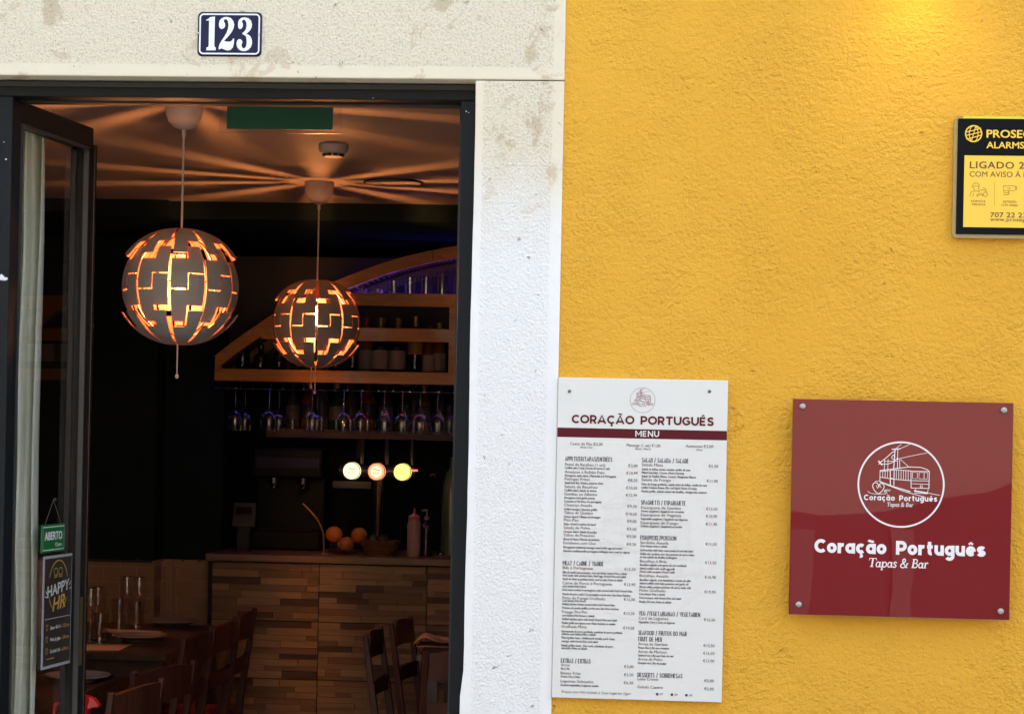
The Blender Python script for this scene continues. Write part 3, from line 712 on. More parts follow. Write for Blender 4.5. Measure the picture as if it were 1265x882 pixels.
def it(c, y, w_, s, price=None):
    x = col(c); z = mp(c, y)[1]; text(items, s, x, x+w_*PXM, z, 3.4*PXM, Y2, offset=.006)
    if price:
        xr = col(LP if c == LC else RP); wp = 11.7 if len(price) < 6 else 13.7
        text(items, price, xr-wp*PXM, xr, z, 3.4*PXM, Y2, offset=.0065, spacing=1.04)
def sb(c, y, w_, s): x = col(c); text(subs, s, x, x+w_*PXM, mp(c, y)[1], 2.8*PXM, Y2, offset=.0089, shear=.2)
for px, y, w_, s, y2, px2, w2, s2 in ((704.5, 549.5, 40, 'Cesto de Pão €2,00', 553.4, 716.9, 15, 'Bread | Pain'), (774, 551.3, 41.5, 'Manteiga (1 uni) €1,00', 555.3, 785, 19, 'Butter | Beurre'), (846.9, 552.4, 34, 'Azeitonas €2,00', 556.7, 860, 7.8, 'Olives')):
    x, z = mp(px, y); text(items, s, x, x+w_*PXM, z, 3.4*PXM, Y2, offset=.004)
    x, z = mp(px2, y2); text(subs, s2, x, x+w2*PXM, z, 2.4*PXM, Y2, offset=.006, shear=.2)
hd(LC, 569, 58, 'APPETIZER/TAPAS/ENTRÉES')
for y, w_, s, pr, sl_ in (
 (575, 49.5, 'Pastel de Bacalhau (1 uni)', '€3,00', [(578.9, 55, 'Codfish cake (1 uni) | Accras de morue (1 uni)')]),
 (584.2, 49, 'Ameijoas à Bulhão Pato', '€10,99', [(588.4, 63, 'Portuguese style clams | Palourdes à la Portugaise')]),
 (593, 31, 'Petingas Fritas', '€8,50', [(597.4, 47.5, 'Small fried fish | Petites poissons frites')]),
 (602.4, 40.5, 'Salada de Bacalhau', '€10,50', [(606.6, 39.5, 'Codfish salad | Salade de morue')]),
 (611.5, 40.5, 'Gambas ao Alhinho', '€12,99', [(615.8, 38, 'Portuguese fried garlic prawns'), (620.2, 46, "Crevettes à l'ail frites à la portugaise")]),
 (625.1, 34.5, 'Chouriço Assado', '€9,50', [(629.9, 41, 'Grilled sausage | Saucisse grillée')]),
 (634.5, 35.5, 'Tábua de Queijos', '€10,50', [(639.1, 45, 'Cheese board | Plateau de fromages')]),
 (643.5, 18, 'Pica-Pau', '€9,00', [(648.2, 40, 'Strips of beef | Lanières de boeuf')]),
 (653, 32.5, 'Salada de Polvo', '€9,50', [(657.6, 41, 'Octopus Salad | Salade de poulpe')]),
 (662.2, 38.5, 'Tábua de Presunto', '€9,50', [(666.9, 44.5, 'Board of Hams | Planche de jambons')]),
 (671.9, 40, 'Farinheira com Ovo', '€9,50', [(676.8, 72.5, 'Portuguese traditional sausage mixed with egg and onion'), (681.4, 82, 'Saucisse traditionnelle portugaise mélangée avec oeuf et oignon')])):
    it(LC, y, w_, s, pr)
    for y_, ww, ss in sl_: sb(LC, y_, ww, ss)
hd(LC, 697.9, 50, 'MEAT / CARNE / VIANDE')
for y, w_, s, pr, sl_ in (
 (702.5, 37, 'Bife à Portuguesa', '€15,50', [(707.8, 79, 'Bife de vitela com presunto, ovo estrelado, batata frita e salada'), (711.6, 78, 'Veal steak with smoked ham, fried egg, french fries and salad'), (716, 74, 'Steak de Veau au jambon fumé, oeuf au plat, frites et salade')]),
 (721.3, 61, 'Carne de Porco à Portuguesa', '€13,90', [(724.9, 29, 'com batata frita fresca'), (729.3, 86, 'Pork meat cooked in portuguese style served with fresh French fries'), (734.6, 84, 'Viande de porc cuite à la portugaise servie avec des frites fraîches')]),
 (739.7, 53, 'Peito de Frango Grelhado', '€12,50', [(742.8, 29, 'Com batata frita fresca'), (747, 65, 'Grilled chicken breast served with fresh French fries'), (751.6, 70, 'Poitrine de poulet grillée servie avec des frites fraîches')]),
 (756.9, 31, 'Frango Piri-Piri', '€13,50', [(760.9, 40, 'com batata frita fresca e salada'), (765.5, 68, 'Grilled chicken spice with fresh French fries and salad'), (770.2, 66, 'Poulet grillé aux épices avec frites fraîches et salade')]),
 (775, 31, 'Grelhada Mista', '€19,50', [(780.6, 75, 'Entremeada de porco grelhada, costeleta de porco grelhada,'), (783.9, 42, 'salsicha com batata frita e salada'), (788.5, 66, 'Mixed grilled meat - Grilled pork streaky, pork chops,'), (792.7, 45, 'sausage with french fries and salad'), (798, 64, 'Viande grillée mixte - Porc strié, côtelettes de porc,'), (801.3, 32, 'saucisses frites et salade')])):
    it(LC, y, w_, s, pr)
    for y_, ww, ss in sl_: sb(LC, y_, ww, ss)
hd(LC, 818.3, 36.5, 'EXTRAS / EXTRAS')
for y, w_, s, pr, sl_ in ((822.5, 11, 'Arroz', '€3,00', [(826.7, 11, 'Rice | Riz')]), (832.5, 24.5, 'Batata Frita', '€3,50', [(836.5, 24, 'French Fries | Frites')]), (842.4, 40.5, 'Legumes Salteados', '€6,50', [(846.9, 47, 'Sauteed vegetables | Légumes sautés')])):
    it(LC, y, w_, s, pr)
    for y_, ww, ss in sl_: sb(LC, y_, ww, ss)
x, z = mp(693.4, 855.3); text(items, 'Preços com IVA incluído à Taxa Legal em Vigor', x, x+86*PXM, z, 3.1*PXM, Y2, shear=.2)
def right(rows):
    for y, w_, s, pr, sl_ in rows:
        it(RC, y, w_, s, pr)
        for y_, ww, ss in sl_: sb(RC, y_, ww, ss)
hd(RC, 570.9, 57, 'SALAD / SALADA / SALADE')
right([(575.5, 26, 'Salada Mista', '€5,50', [(580.6, 59.5, 'Salada de folhas mistas, tomate, molho da casa'), (584.8, 52, 'Mixed Leaf Salad, Tomato, House Dressing'), (589.3, 66.5, 'Salade de Feuilles Mixtes, Tomate, Vinaigrette Maison')]),
 (593.9, 36, 'Salada de Frango', '€11,90', [(599, 80, 'Peito de frango grelhado, salada mista de folhas, molho da casa'), (603.2, 68, 'Grilled Chicken Breast, Mix Leaf Salad, House Dressing'), (607.8, 80, 'Poulet grillé, salade mixte de feuilles, vinaigrette maison')])])
hd(RC, 623.1, 54.5, 'SPAGHETTI / ESPARGUETE')
right([(628.2, 49, 'Esparguete de Gambas', '€12,50', [(632.3, 53, 'Prawns spaghetti | Spaghetti de crevettes')]),
 (637.2, 49.5, 'Esparguete de Vegetais', '€10,90', [(641.8, 57.5, 'Vegetables spaghetti | Spaghetti aux légumes')]),
 (646.9, 46, 'Esparguete de Frango', '€11,90', [(650.8, 51, 'Chicken spaghetti | Spaghettis au poulet')])])
hd(RC, 666.6, 44, 'FISH/PEIXE/POISSON')
right([(671.5, 34.5, 'Sardinha Assada', '€11,50', [(675.4, 33, 'Com batata nova e salada'), (680.5, 65, 'Grill sardine with baby roast potato & mix leaf salad'), (685.1, 66.5, 'Griller des sardines avec des pommes de terre rôties'), (689, 45.5, 'et une salade de feuilles mélangées')]),
 (694.4, 33, 'Bacalhau à Brás', '€13,50', [(698.6, 57, 'Bacalhau salgado com gema de ovo confitada'), (703, 43, 'Salted codfish with confit egg yolk'), (707, 43, "Morue salée au jaune d'oeuf confit")]),
 (712.3, 35.5, 'Bacalhau Assado', '€16,90', [(717.1, 63, 'Bacalhau salgado com batatinhas e azeite de alho'), (721.3, 60, 'Salted codfish with baby potatoes and garlic oil'), (725.8, 63, "Morue salée, petites pommes de terre, huile d'ail")]),
 (730.4, 32, 'Polvo Grelhado', '€19,90', [(734.6, 31.5, 'Com batata frita e salada'), (739.3, 51.5, 'Fried octopus with french fries and salad'), (744.1, 39.5, 'Poulpe frit avec frites et salade')])])
hd(RC, 760, 75, 'VEG /VEGETARIANAO / VEGETARIEN')
right([(764.7, 36.5, 'Caril de Legumes', '€13,50', [(769.3, 44.5, 'Vegetables Curry | Curry de légumes')])])
hd(RC, 783.9, 59, 'SEAFOOD / FRUTOS DO MAR'); hd(RC, 791.7, 29, 'FRUIT DE MER')
right([(796.5, 36, 'Arroz de Gambas', '€12,50', [(800.9, 38, 'Prawn Rice | Riz aux crevettes')]), (806, 35, 'Arroz de Marisco', '€16,50', [(810.4, 44, 'Seafood rice | Riz aux fruits de mer')]), (815.3, 30, 'Arroz de Polvo', '€13,90', [(819.7, 35, 'Octopus rice | Riz de poulpe')])])
hd(RC, 835.9, 55, 'DESSERTS / SOBREMESAS')
right([(839.8, 25.5, 'Leite Creme', '€5,00', []), (849.6, 31.5, 'Gelado Caseiro', '€5,00', [])])
for px, py, s in ((811.8, 856.9, 'PT'), (830, 857.5, 'EN'), (847.9, 858.2, 'FR')):
    x, z = mp(px, py); subs.add([(x+1.7*PXM*math.cos(a_), Y2, z+1.7*PXM*math.sin(a_)) for a_ in [2*math.pi*k/14 for k in range(14)]], [tuple(range(14))])
    text(subs, s, x+3.4*PXM, x+7*PXM, z-1.3*PXM, 2.6*PXM, Y2, shear=.2)
items.build('dish_lettering', M_ink, menu); subs.build('description_lettering', M_ink2, menu)
for px, py in ((703.6, 483.3), (876.4, 483.6)):
    x, z = mp(px, py); MB().lathe([(0, BY-.004), (.0026, BY-.0032), (.004, BY-.0005)], (x, 0, z), 14, axis='Y').build('screw', mat('dull_screw', (.16, .15, .12), .5, .7, var=.4, vscale=300), menu)

# red acrylic sign -----------------------------------------------------
SY = -.030
c1, c2, c3, c4 = aY(979, 492, SY), aY(1252, 498.5, SY), aY(1247, 767, SY), aY(975, 757, SY)
sx0, sx1, sz0, sz1 = (c1.x+c4.x)/2, (c2.x+c3.x)/2, (c3.z+c4.z)/2, (c1.z+c2.z)/2
M_red = bpy.data.materials.new('maroon_acrylic'); M_red.use_nodes = True
n = M_red.node_tree; b = n.nodes['Principled BSDF']; b.inputs['Base Color'].default_value = (.165, .008, .011, 1); b.inputs['Roughness'].default_value = .035
b.inputs['Specular IOR Level'].default_value = 0; b.inputs['Coat Weight'].default_value = .75; b.inputs['Coat Roughness'].default_value = .012
tcn = N(n, 'ShaderNodeTexCoord'); n.links.new(bumpn(n, noise(n, tcn.outputs['Object'], 3.2, 2), .0007), b.inputs['Coat Normal'])
red = thing('wall_sign', 'square dark red acrylic sign with a white tram emblem on the yellow wall', 'sign', (sx0, 0, sz0))
MB().box(sx0, sx1, SY, SY+.006, sz0, sz1).build('panel', M_red, red, bevel=.0007)
MB().box(sx0+.004, sx1-.004, SY+.0064, SY+.0094, sz0-.0015, sz1-.004).build('backing', mat('pale_backing', (.55, .42, .36), .6), red)
M_wh = mat('white_vinyl', (.74, .72, .71), .4, var=.02)
def sp_(px, py): p = aY(px, py, SY); return p.x, p.z
g = MB(); x, z = sp_(1113, 598.4); emblem(g, x, z, 51.9*PXM, SY-.0004, wk=.72, ring=10, toff=.028); g.build('emblem', M_wh, red)
g = MB(); a, b_ = sp_(1006, 682), sp_(1217.5, 686); geo_text(g, 'Coração Português', a[0], b_[0], sp_(1112, 684.9)[1], 16.8*PXM, SY-.0004, .255, gap=.33); g.build('title_lettering', M_wh, red)
g = MB(); a, b_ = sp_(1072.2, 700), sp_(1146, 700); serif_text(g, 'Tapas & Bar', a[0], b_[0], sp_(1110, 700.8)[1], 10.8*PXM, SY-.0004); g.build('subtitle_lettering', M_wh, red)
for px, py in ((991.3, 502.1), (1239.9, 506.9), (986.5, 746.3), (1235.9, 754.8)):
    x, z = sp_(px, py)
    MB().lathe([(0, SY-.0072), (.0040, SY-.0072), (.0058, SY-.0066), (.0074, SY-.0045), (.0074, SY-.0002)], (x, 0, z), 20, axis='Y').build('standoff', mat('brushed_steel', (.36, .35, .33), .38, .9), red, smooth=True)
    o_ = MB().lathe([(.006, SY+.0095), (.006, .0055)], (x, 0, z), 14, axis='Y').build('spacer', mat('brushed_steel', (.36, .35, .33), .38, .9), red, smooth=True)

# alarm sign -----------------------------------------------------------
AY_ = -.012
q1, q2, q3 = aY(1183.6, 146.7, AY_), aY(1181, 289.2, AY_), aY(1312, 150, AY_)
ax0, ax1, az0, az1 = (q1.x+q2.x)/2, q3.x, q2.z, q1.z
al = thing('alarm_sign', 'black and yellow alarm company sign on the wall, cut by the right picture edge', 'alarm sign', (ax0, 0, az0))
M_clear = mat('clear_acrylic_edge', (.62, .46, .16), .15, trans=.5, var=.05)
MB().prism(rrect((ax0+ax1)/2-.0015, (az0+az1)/2-.0015, ax1-ax0+.013, az1-az0+.014, .012), AY_+.0035, .0055).build('backing', M_clear, al)
MB().box(ax0, ax1, AY_, AY_+.003, az0, az1).build('plate', mat('black_print', (.004, .005, .006), .5, spec=.08), al, bevel=.0006)
MB().box(ax0+.012, ax1, AY_+.0005, AY_+.0032, az1+.0005, az1+.006).build('top_edge', mat('lime_acrylic_edge', (.62, .60, .03), .3), al)
def ap(zx, zy): p = aY(1165+zx/4.9, 130+zy/4.9, AY_); return p.x, p.z
M_ay = mat('yellow_print', (.80, .50, .035), .35, coat=.3, var=.03); M_ab = mat('brown_print', (.10, .045, .012), .4)
yx0 = ap(126, 500)[0]; yz1 = ap(130, 305)[1]; yz0 = ap(120, 738)[1]
MB().box(yx0, ax1-.008, AY_-.0003, AY_-.0001, yz0, yz1).build('yellow_panel', M_ay, al)
g = MB(); x, z = ap(185, 174); r_ = .0182
stroke(g, circ(x, z, r_, 40), .0030, AY_-.0005, closed=True)
for f_ in (-.55, 0, .55): stroke(g, [(x+f_*r_*math.cos(t)*1.0+.25*r_*math.sin(t)*0, z+r_*math.sin(t)) for t in [R(-80+16*k) for k in range(11)]] if f_ else [(x-.25*r_, z-r_*.95), (x+.25*r_, z+r_*.95)], .0019, AY_-.0005)
for dz, s_ in ((.45, .86), (0, 1.), (-.45, .86)): stroke(g, [(x-r_*s_, z+dz*r_-.25*r_), (x, z+dz*r_-.02*r_), (x+r_*s_, z+dz*r_+.25*r_)], .0022, AY_-.0005)
g.build('emblem', M_ay, al)
g = MB()
a = ap(262, 198); text(g, 'PROSEGUR', a[0], a[0]+75*PXM, a[1], 9.6*PXM, AY_-.0005, offset=.03)
a = ap(262, 262); text(g, 'ALARMS', a[0], a[0]+45.5*PXM, a[1], 8.0*PXM, AY_-.0005, offset=.026)
g.build('brand_lettering', M_ay, al)
g = MB()
a = ap(161, 383); text(g, 'LIGADO 24H', a[0], a[0]+83*PXM, a[1], 8.3*PXM, AY_-.0006, offset=.018, spacing=1.1)
a = ap(160, 434); text(g, 'COM AVISO À POLÍCIA', a[0], a[0]+100*PXM, a[1], 6.6*PXM, AY_-.0006, offset=.003)
a = ap(285, 679); text(g, '707 22 23 24', a[0], a[0]+58*PXM, a[1], 6.0*PXM, AY_-.0006, offset=.012)
a = ap(285, 702); text(g, 'www.prosegur.pt', a[0], a[0]+58*PXM, a[1], 4.4*PXM, AY_-.0006, offset=.01, spacing=1.1)
for s, x0, x1, y in (('RESPOSTA', 170, 258, 588), ('IMEDIATA', 174, 256, 608), ('DETEÇÃO', 362, 444, 592), ('COM VÍDEO', 352, 452, 612)):
    a, b_ = ap(x0, y), ap(x1, y); text(g, s, a[0], b_[0], a[1], 2.5*PXM, AY_-.0006, offset=.006)
g.build('lettering', M_ab, al)
g = MB()
def S_(pts, w_=.0009, **k): stroke(g, [ap(*p) for p in pts], w_, AY_-.0006, **k)
S_([(313, 463), (312, 612)], .0005)
S_(smoothp([(176, 498), (184, 478), (204, 472), (220, 486), (216, 494), (196, 490), (178, 500)]))   # cap and head
S_(smoothp([(186, 500), (190, 518), (204, 522), (214, 512), (216, 496)])); S_(smoothp([(164, 555), (166, 532), (188, 520)])); S_([(180, 555), (184, 535)]); S_([(206, 555), (204, 540)])
S_(circ(256, 541, 13, 20), closed=True); S_(smoothp([(212, 530), (226, 515), (250, 516), (264, 528)])); S_([(240, 498), (254, 508), (264, 514)]); S_([(212, 545), (240, 545)]); S_(smoothp([(210, 555), (214, 540), (232, 535), (240, 552)]))
S_([(366, 490), (432, 490), (440, 500), (440, 512), (432, 518), (366, 518), (366, 490)]); S_([(366, 518), (366, 530), (398, 530)]); S_([(398, 518), (398, 542), (366, 542)], .0012); S_([(388, 503), (396, 508), (402, 502), (410, 507)]); S_([(436, 492), (446, 496), (444, 514)])
g.build('pictogram', M_ab, al)

# ================================================================== LAMPS
M_grey = mat('matt_grey_lacquer', (.34, .32, .30), .45, var=.08, vscale=14)
M_cop = mat('copper_lacquer', (.085, .027, .017), .45, .2, var=.15, vscale=10)
M_wplast = mat('white_plastic', (.50, .45, .41), .45, var=.03)
M_cord = mat('white_cord', (.62, .55, .48), .5, var=.05)
M_bulb = mat('glowing_bulb', (1, .7, .4), .3, emit=(1, .55, .2), estr=30)
def lamp(name, label, D, cx, cy, cz, rot, zc, cords, energy):
    R_ = .175
    t = thing(name, label, 'pendant lamp', (cx, cy, cz), 0, 'ball pendant lamps in the doorway')
    rows_l = [78, 25.7, -5.7, -40.5, -80]; rows_r = [78, 40.5, 9.6, -22.5, -80]
    NG, gw = 10, 36.0; gap = .7; lon_gap = 1.35
    for g in range(NG):
        base = rot + g*gw
        for k in range(4):
            cap = k in (0, 3)
            lgp = lon_gap + (1.6 if cap else 0)
            st = .75; half = gw/2-lgp
            los = [-half+(half-st)*j/5 for j in range(6)] + [-st+1e-3, st-1e-3] + [st+(half-st)*j/5 for j in range(6)]
            cols = []
            for lo in los:      # stair-stepped edges: the step leaves a narrow slot between the panels
                tl_ = rows_l if lo < st-5e-4 else rows_r; bl_ = rows_l if lo < -st+5e-4 else rows_r
                cols.append((lo, tl_[k]-(gap if k != 3 else 2.5), bl_[k+1]+(gap if k != 0 else 2.5)))
            nv = 8; vs = []; 
            def P(lo, la, rr):
                if abs(la) > 62: lo = lo*min(1, .35+.65*(90-abs(la))/28)**.0
                A, B = R(base+lo), R(la)
                return (rr*math.cos(B)*math.sin(A), -rr*math.cos(B)*math.cos(A), rr*math.sin(B))
            def rad(la):
                if cap: return R_*(1.0 + .095*max(0, (82-abs(la))/60))
                return R_*(.985)
            mb = MB(); th = .0035
            allin = []
            for (lo, a_, b_) in cols:
                for i in range(nv+1):
                    la = a_+(b_-a_)*i/nv
                    allin.append((lo, la))
            nC, nV = len(cols), nv+1
            outer = [P(lo, la, rad(la)) for lo, la in allin]; inner = [P(lo, la, rad(la)-th) for lo, la in allin]
            fo = [(c*nV+i, c*nV+i+1, (c+1)*nV+i+1, (c+1)*nV+i) for c in range(nC-1) for i in range(nV-1)]
            mb.add(outer, fo, 0)
            fi = [q[::-1] for q in fo]; mb.add(inner, fi, 1)
            loop = [i for i in range(nV)] + [c*nV+nV-1 for c in range(1, nC)] + [(nC-1)*nV+i for i in range(nV-2, -1, -1)] + [c*nV for c in range(nC-2, 0, -1)]
            nb = len(loop); ev = [outer[i] for i in loop]+[inner[i] for i in loop]
            mb.add(ev, [(i, nb+i, nb+(i+1) % nb, (i+1) % nb) for i in range(nb)], 1)
            mb.norm = False
            mb.build('panel', [M_grey, M_cop], t, local=True)
    # inner copper ribs carrying the panels
    for g in range(NG):
        A = R(rot + g*gw); mb = MB()
        mb.tube([(.150*math.cos(R(la))*math.sin(A), -.150*math.cos(R(la))*math.cos(A), .150*math.sin(R(la))) for la in range(-76, 77, 8)], .0028, 6)
        mb.build('rib', M_cop, t, smooth=True, local=True)
    for pr in ([(0, .168), (.02, .168), (.022, .150), (.018, .095), (.0, .09)], [(.0, -.150), (.016, -.152), (.02, -.165), (0, -.170)]):
        MB().lathe(pr, seg=18).build('hub', M_cop, t, smooth=True, local=True)
    MB().lathe([(0, -.026), (.010, -.023), (.0165, -.010), (.017, 0), (.0145, .012), (.008, .03), (.007, .055)], (0, 0, .035), 16).build('bulb', glass_mat('bulb_glass'), t, smooth=True, local=True)
    fl = MB()
    for q in range(4): a = q*1.57; fl.tube([(.009*math.cos(a), .009*math.sin(a), -.005), (.007*math.cos(a), .007*math.sin(a), .06)], .0011, 5)
    fl.build('filament', M_bulb, t, local=True)
    zt = zc - cz
    MB().lathe([(0, zt-.089), (.010, zt-.0885), (.030, zt-.081), (.045, zt-.066), (.053, zt-.045), (.056, zt-.02), (.057, zt-.001)], seg=32).build('canopy', M_wplast, t, smooth=True, local=True)
    cm = MB(); cm.tube([(0, 0, .165), (0, 0, zt-.085)], .0032, 8); cm.lathe([(.0035, zt-.112), (.006, zt-.108), (.0065, zt-.086)], seg=12); cm.build('cord', M_cord, t, smooth=True, local=True)
    for dx, ln in cords:
        c_ = MB().tube([(dx, -.005, -.165), (dx, -.005, -.175-ln)], .0022, 6).build('pull_cord', M_cord, t, smooth=True, local=True)
        MB().lathe([(0, .008), (.004, .005), (.006, 0), (.004, -.006), (0, -.008)], (dx, -.005, -.175-ln-.004), 12).build('bead', mat('pale_bead', (.85, .7, .5), .3), c_, smooth=True, local=True)
    # a tall filament bulb: four small glowing points one above the other
    for q in range(4):
        L = bpy.data.lights.new('bulb_light', 'POINT'); L.energy = energy/4; L.color = (1, .36, .105); L.shadow_soft_size = .017
        lo_ = bpy.data.objects.new('bulb_light', L); COL.objects.link(lo_); lo_.parent = t
        lo_.location = (0, 0, -.045+.034*q)
    return t
def dpt(px, py, D):
    d = ray(px, py); return CAM + d*(D/F_PX)
l1 = dpt(223, 354.5, .358*F_PX/148); l2 = dpt(391, 400, .358*F_PX/112)
lamp('pendant_lamp', 'larger looking grey panelled ball lamp glowing orange, nearest the street', .35, l1.x, l1.y, l1.z, 20.4, ZC, [(-.004, .088)], 8)
lamp('pendant_lamp', 'smaller looking grey panelled ball lamp glowing orange, hanging before the wine shelf', .35, l2.x, l2.y, l2.z, 27.5, ZC, [(-.016, .070), (.000, .092)], 8.5)

# ================================================================== CEILING FITTINGS
e0, e1 = aY(281, 124, .6), aY(411, 161, .6)
ex = thing('exit_sign', 'blank dark green back of an exit sign in clear acrylic at top of doorway', 'exit sign', ((e0.x+e1.x)/2, .6, ZC))
MB().box(e0.x, e1.x, .598, .602, e1.z, e1.z+.13).build('green_panel', mat('green_sign_back', (.004, .085, .045), .35, var=.06), ex)
MB().box(e0.x-.022, e1.x+.022, .604, .610, e1.z-.009, e1.z+.13).build('acrylic', glass_mat('sign_acrylic', (.93, .93, .93), rough=.25), ex)
MB().box(e0.x+.03, e1.x-.03, .585, .625, e1.z+.13, ZC-.0).build('housing', M_wplast, ex, bevel=.003)
s0 = aZ(412, 180, ZC)
sd_ = thing('smoke_detector', 'small white smoke detector on the ceiling behind the exit sign', 'smoke detector', (s0.x, s0.y, ZC))
MB().lathe([(0, -.040), (.030, -.040), (.034, -.030), (.046, -.026), (.051, -.014), (.051, 0)], (s0.x, s0.y, ZC), 28).build('body', mat('detector_plastic', (.50, .49, .47), .5), sd_, smooth=True, autosm=30)
v_ = MB()
for k in range(10):
    a = 2*math.pi*k/10 + .05; c_ = Vector((s0.x+.0335*math.cos(a), s0.y+.0335*math.sin(a), ZC-.0345)); tn = Vector((-math.sin(a), math.cos(a), 0))
    v_.obox(c_-tn*.0075, c_+tn*.0075, .007, .008)
v_.build('vent', mat('dark_vent', (.01, .01, .01), .6), sd_)
s1 = aZ(486, 225, ZC)
sk = thing('ceiling_speaker', 'flat round cover in the ceiling right of the smaller lamp', 'ceiling speaker', (s1.x, s1.y, ZC))
MB().lathe([(0, -.006), (.108, -.006), (.112, 0)], (s1.x, s1.y, ZC-.0005), 40).build('grille', M_ceil, sk)
MB().lathe([(.113, -.0005), (.113, -.006), (.116, -.006), (.116, -.0005)], (s1.x, s1.y, ZC), 40).build('rim', mat('dark_vent', (.01, .01, .01), .6), sk)

# ================================================================== CURTAIN
M_curt = mat('sage_curtain_cloth', (.56, .58, .465), .85, var=.08, vscale=5, bump=.002, bscale=300)
cv = MB(); nU, nV = 60, 40; CYC = .40
for j in range(nV+1):
    f = j/nV; py = 136 + (900-136)*f
    xl = 6 - 12*f; xr = 58.0 - 16*f + (1.5*math.sin(f*9)) - (3.5 if .38 < f < .48 else 0)*0
    for i in range(nU+1):
        u = i/nU; p = aY(xl+(xr-xl)*u, py, CYC)
        dep = .016*math.sin(u*17+1.3*math.sin(f*3.1)) + .010*math.sin(u*31+f*2.2) + .006*math.sin(f*21+u*5)*u*(1-u)*4
        cv.v.append((p.x, CYC+dep, p.z))
for j in range(nV):
    for i in range(nU):
        a = j*(nU+1)+i; cv.f.append((a, a+1, a+nU+2, a+nU+1)); cv.mi.append(0)
cur = cv.build('curtain', M_curt, smooth=True, autosm=180); md = cur.modifiers.new('thickness', 'SOLIDIFY'); md.thickness = .0015
tag(cur, 'pale sage green curtain hanging behind the open glass door leaf', 'curtain')

# signs hanging on the door glass (in the leaf's own frame) ------------
def leaf_local(px, py):
    d = ray(px, py); nrm = Vector((math.sin(LANG), -math.cos(LANG), 0)); h = Vector((HX, HY, 0)) + nrm*(LT/2)
    t = (h-CAM).dot(nrm)/d.dot(nrm); p = CAM+d*t; q = p-Vector((HX, HY, 0))
    return q.x*math.cos(LANG)+q.y*math.sin(LANG), p.z
GY = LT/2-.0065
def leafl(px, py):
    d = ray(px, py); nrm = Vector((math.sin(LANG), -math.cos(LANG), 0)); h = Vector((HX, HY, 0)) - nrm*GY
    t = (h-CAM).dot(nrm)/d.dot(nrm); p = CAM+d*t; q = p-Vector((HX, HY, 0))
    return q.x*math.cos(LANG)+q.y*math.sin(LANG), p.z
a, b_, c_ = leafl(50.5, 657), leafl(79, 646), leafl(79, 680)
op = thing('open_sign', 'small green hanging ABERTO sign on the glass door above the poster', 'sign', (HX, HY, 0), LANG)
gx0, gx1, gz0, gz1 = a[0], b_[0], c_[1]+.001, b_[1]
MB().box(gx0, gx1, GY-.003, GY, gz0, gz1).build('panel', mat('green_sign_print', (.012, .13, .035), .4, var=.05), op, local=True)
g = MB(); cw = gx1-gx0; chh = gz1-gz0
stroke(g, [(gx0+.006, gz0+.006), (gx1-.006, gz0+.006), (gx1-.006, gz1-.006), (gx0+.006, gz1-.006)], .0022, GY-.0034, closed=True)
text(g, 'ABERTO', gx0+cw*.12, gx1-cw*.12, gz0+chh*.44, chh*.30, GY-.0034, offset=.03)
text(g, 'Open', gx0+cw*.58, gx1-cw*.14, gz0+chh*.20, chh*.13, GY-.0034, offset=.01)
g.build('lettering', mat('white_vinyl', (.74, .72, .71), .4), op, local=True)
g = MB(); hk = ((gx0+gx1)/2, gz1+.062)
g.tube([(gx0+.02, GY-.001, gz1), (hk[0], GY-.001, hk[1])], .0005, 5); g.tube([(gx1-.02, GY-.001, gz1), (hk[0], GY-.001, hk[1])], .0005, 5)
g.build('cord', mat('grey_string', (.16, .15, .13), .7), op, local=True)
MB().lathe([(0, .006), (.006, .004), (.007, 0), (0, -.004)], (hk[0], GY-.004, hk[1]), 12).build('suction_hook', glass_mat('clear_acrylic'), op, local=True)
a, b_, c_ = leafl(53, 690), leafl(91, 682.5), leafl(91, 817)
po = thing('poster', 'dark happy hour poster in a clear sleeve stuck on the glass door', 'poster', (HX, HY, 0), LANG)
px0, px1, pz1 = a[0], min(b_[0], LL-.042), b_[1]; pz0 = c_[1]
MB().box(px0, px1, GY-.0012, GY-.0004, pz0, pz1).build('sleeve', mat('clear_sleeve_edge', (.34, .35, .36), .3, coat=.1), po, local=True)
qx0, qx1, qz0, qz1 = px0+.010, px1-.004, pz0+.008, pz1-.007
MB().box(qx0, qx1, GY-.0018, GY-.0013, qz0, qz1).build('sheet', mat('dark_brown_print', (.035, .027, .022), .4, var=.2), po, local=True)
pw_, ph_ = qx1-qx0, qz1-qz0
def PX(u, v): return qx0+u*pw_, qz1-v*ph_
g, g2 = MB(), MB(); yy = GY-.0021
def TT(mb_, s, u0, u1, v, cap, **k): text(mb_, s, PX(u0, v)[0], PX(u1, v)[0], PX(0, v)[1], cap*ph_, yy, **k)
stroke(g2, [PX(.5+.36*math.cos(t), .27-.245*math.sin(t)) for t in [R(20+8*k) for k in range(18)]], .003, yy)
stroke(g2, [PX(.5+.36*math.cos(t), .27-.245*math.sin(t)) for t in [R(200+8*k) for k in range(5)]], .003, yy); stroke(g2, [PX(.5+.36*math.cos(t), .27-.245*math.sin(t)) for t in [R(300+8*k) for k in range(5)]], .003, yy)
for dx in (-.10, .08): stroke(g2, [PX(.5+dx+.07*math.cos(t), .13+.035*math.sin(t)) for t in [R(30*k) for k in range(12)]], .0022, yy, closed=True); stroke(g2, [PX(.5+dx-.07, .13), PX(.5+dx-.05, .18), PX(.5+dx+.05, .18), PX(.5+dx+.07, .13)], .0022, yy)
sk_ = lambda x, y, z: (x, y, z + (x-qx0)*.10)
text(g, 'HAPPY', PX(.10, 0)[0], PX(.92, 0)[0], PX(0, .37)[1], .105*ph_, yy, offset=.03, fn=sk_)
text(g2, 'HR', PX(.30, 0)[0], PX(.78, 0)[0], PX(0, .52)[1], .13*ph_, yy, offset=.03, shear=.2, fn=sk_)
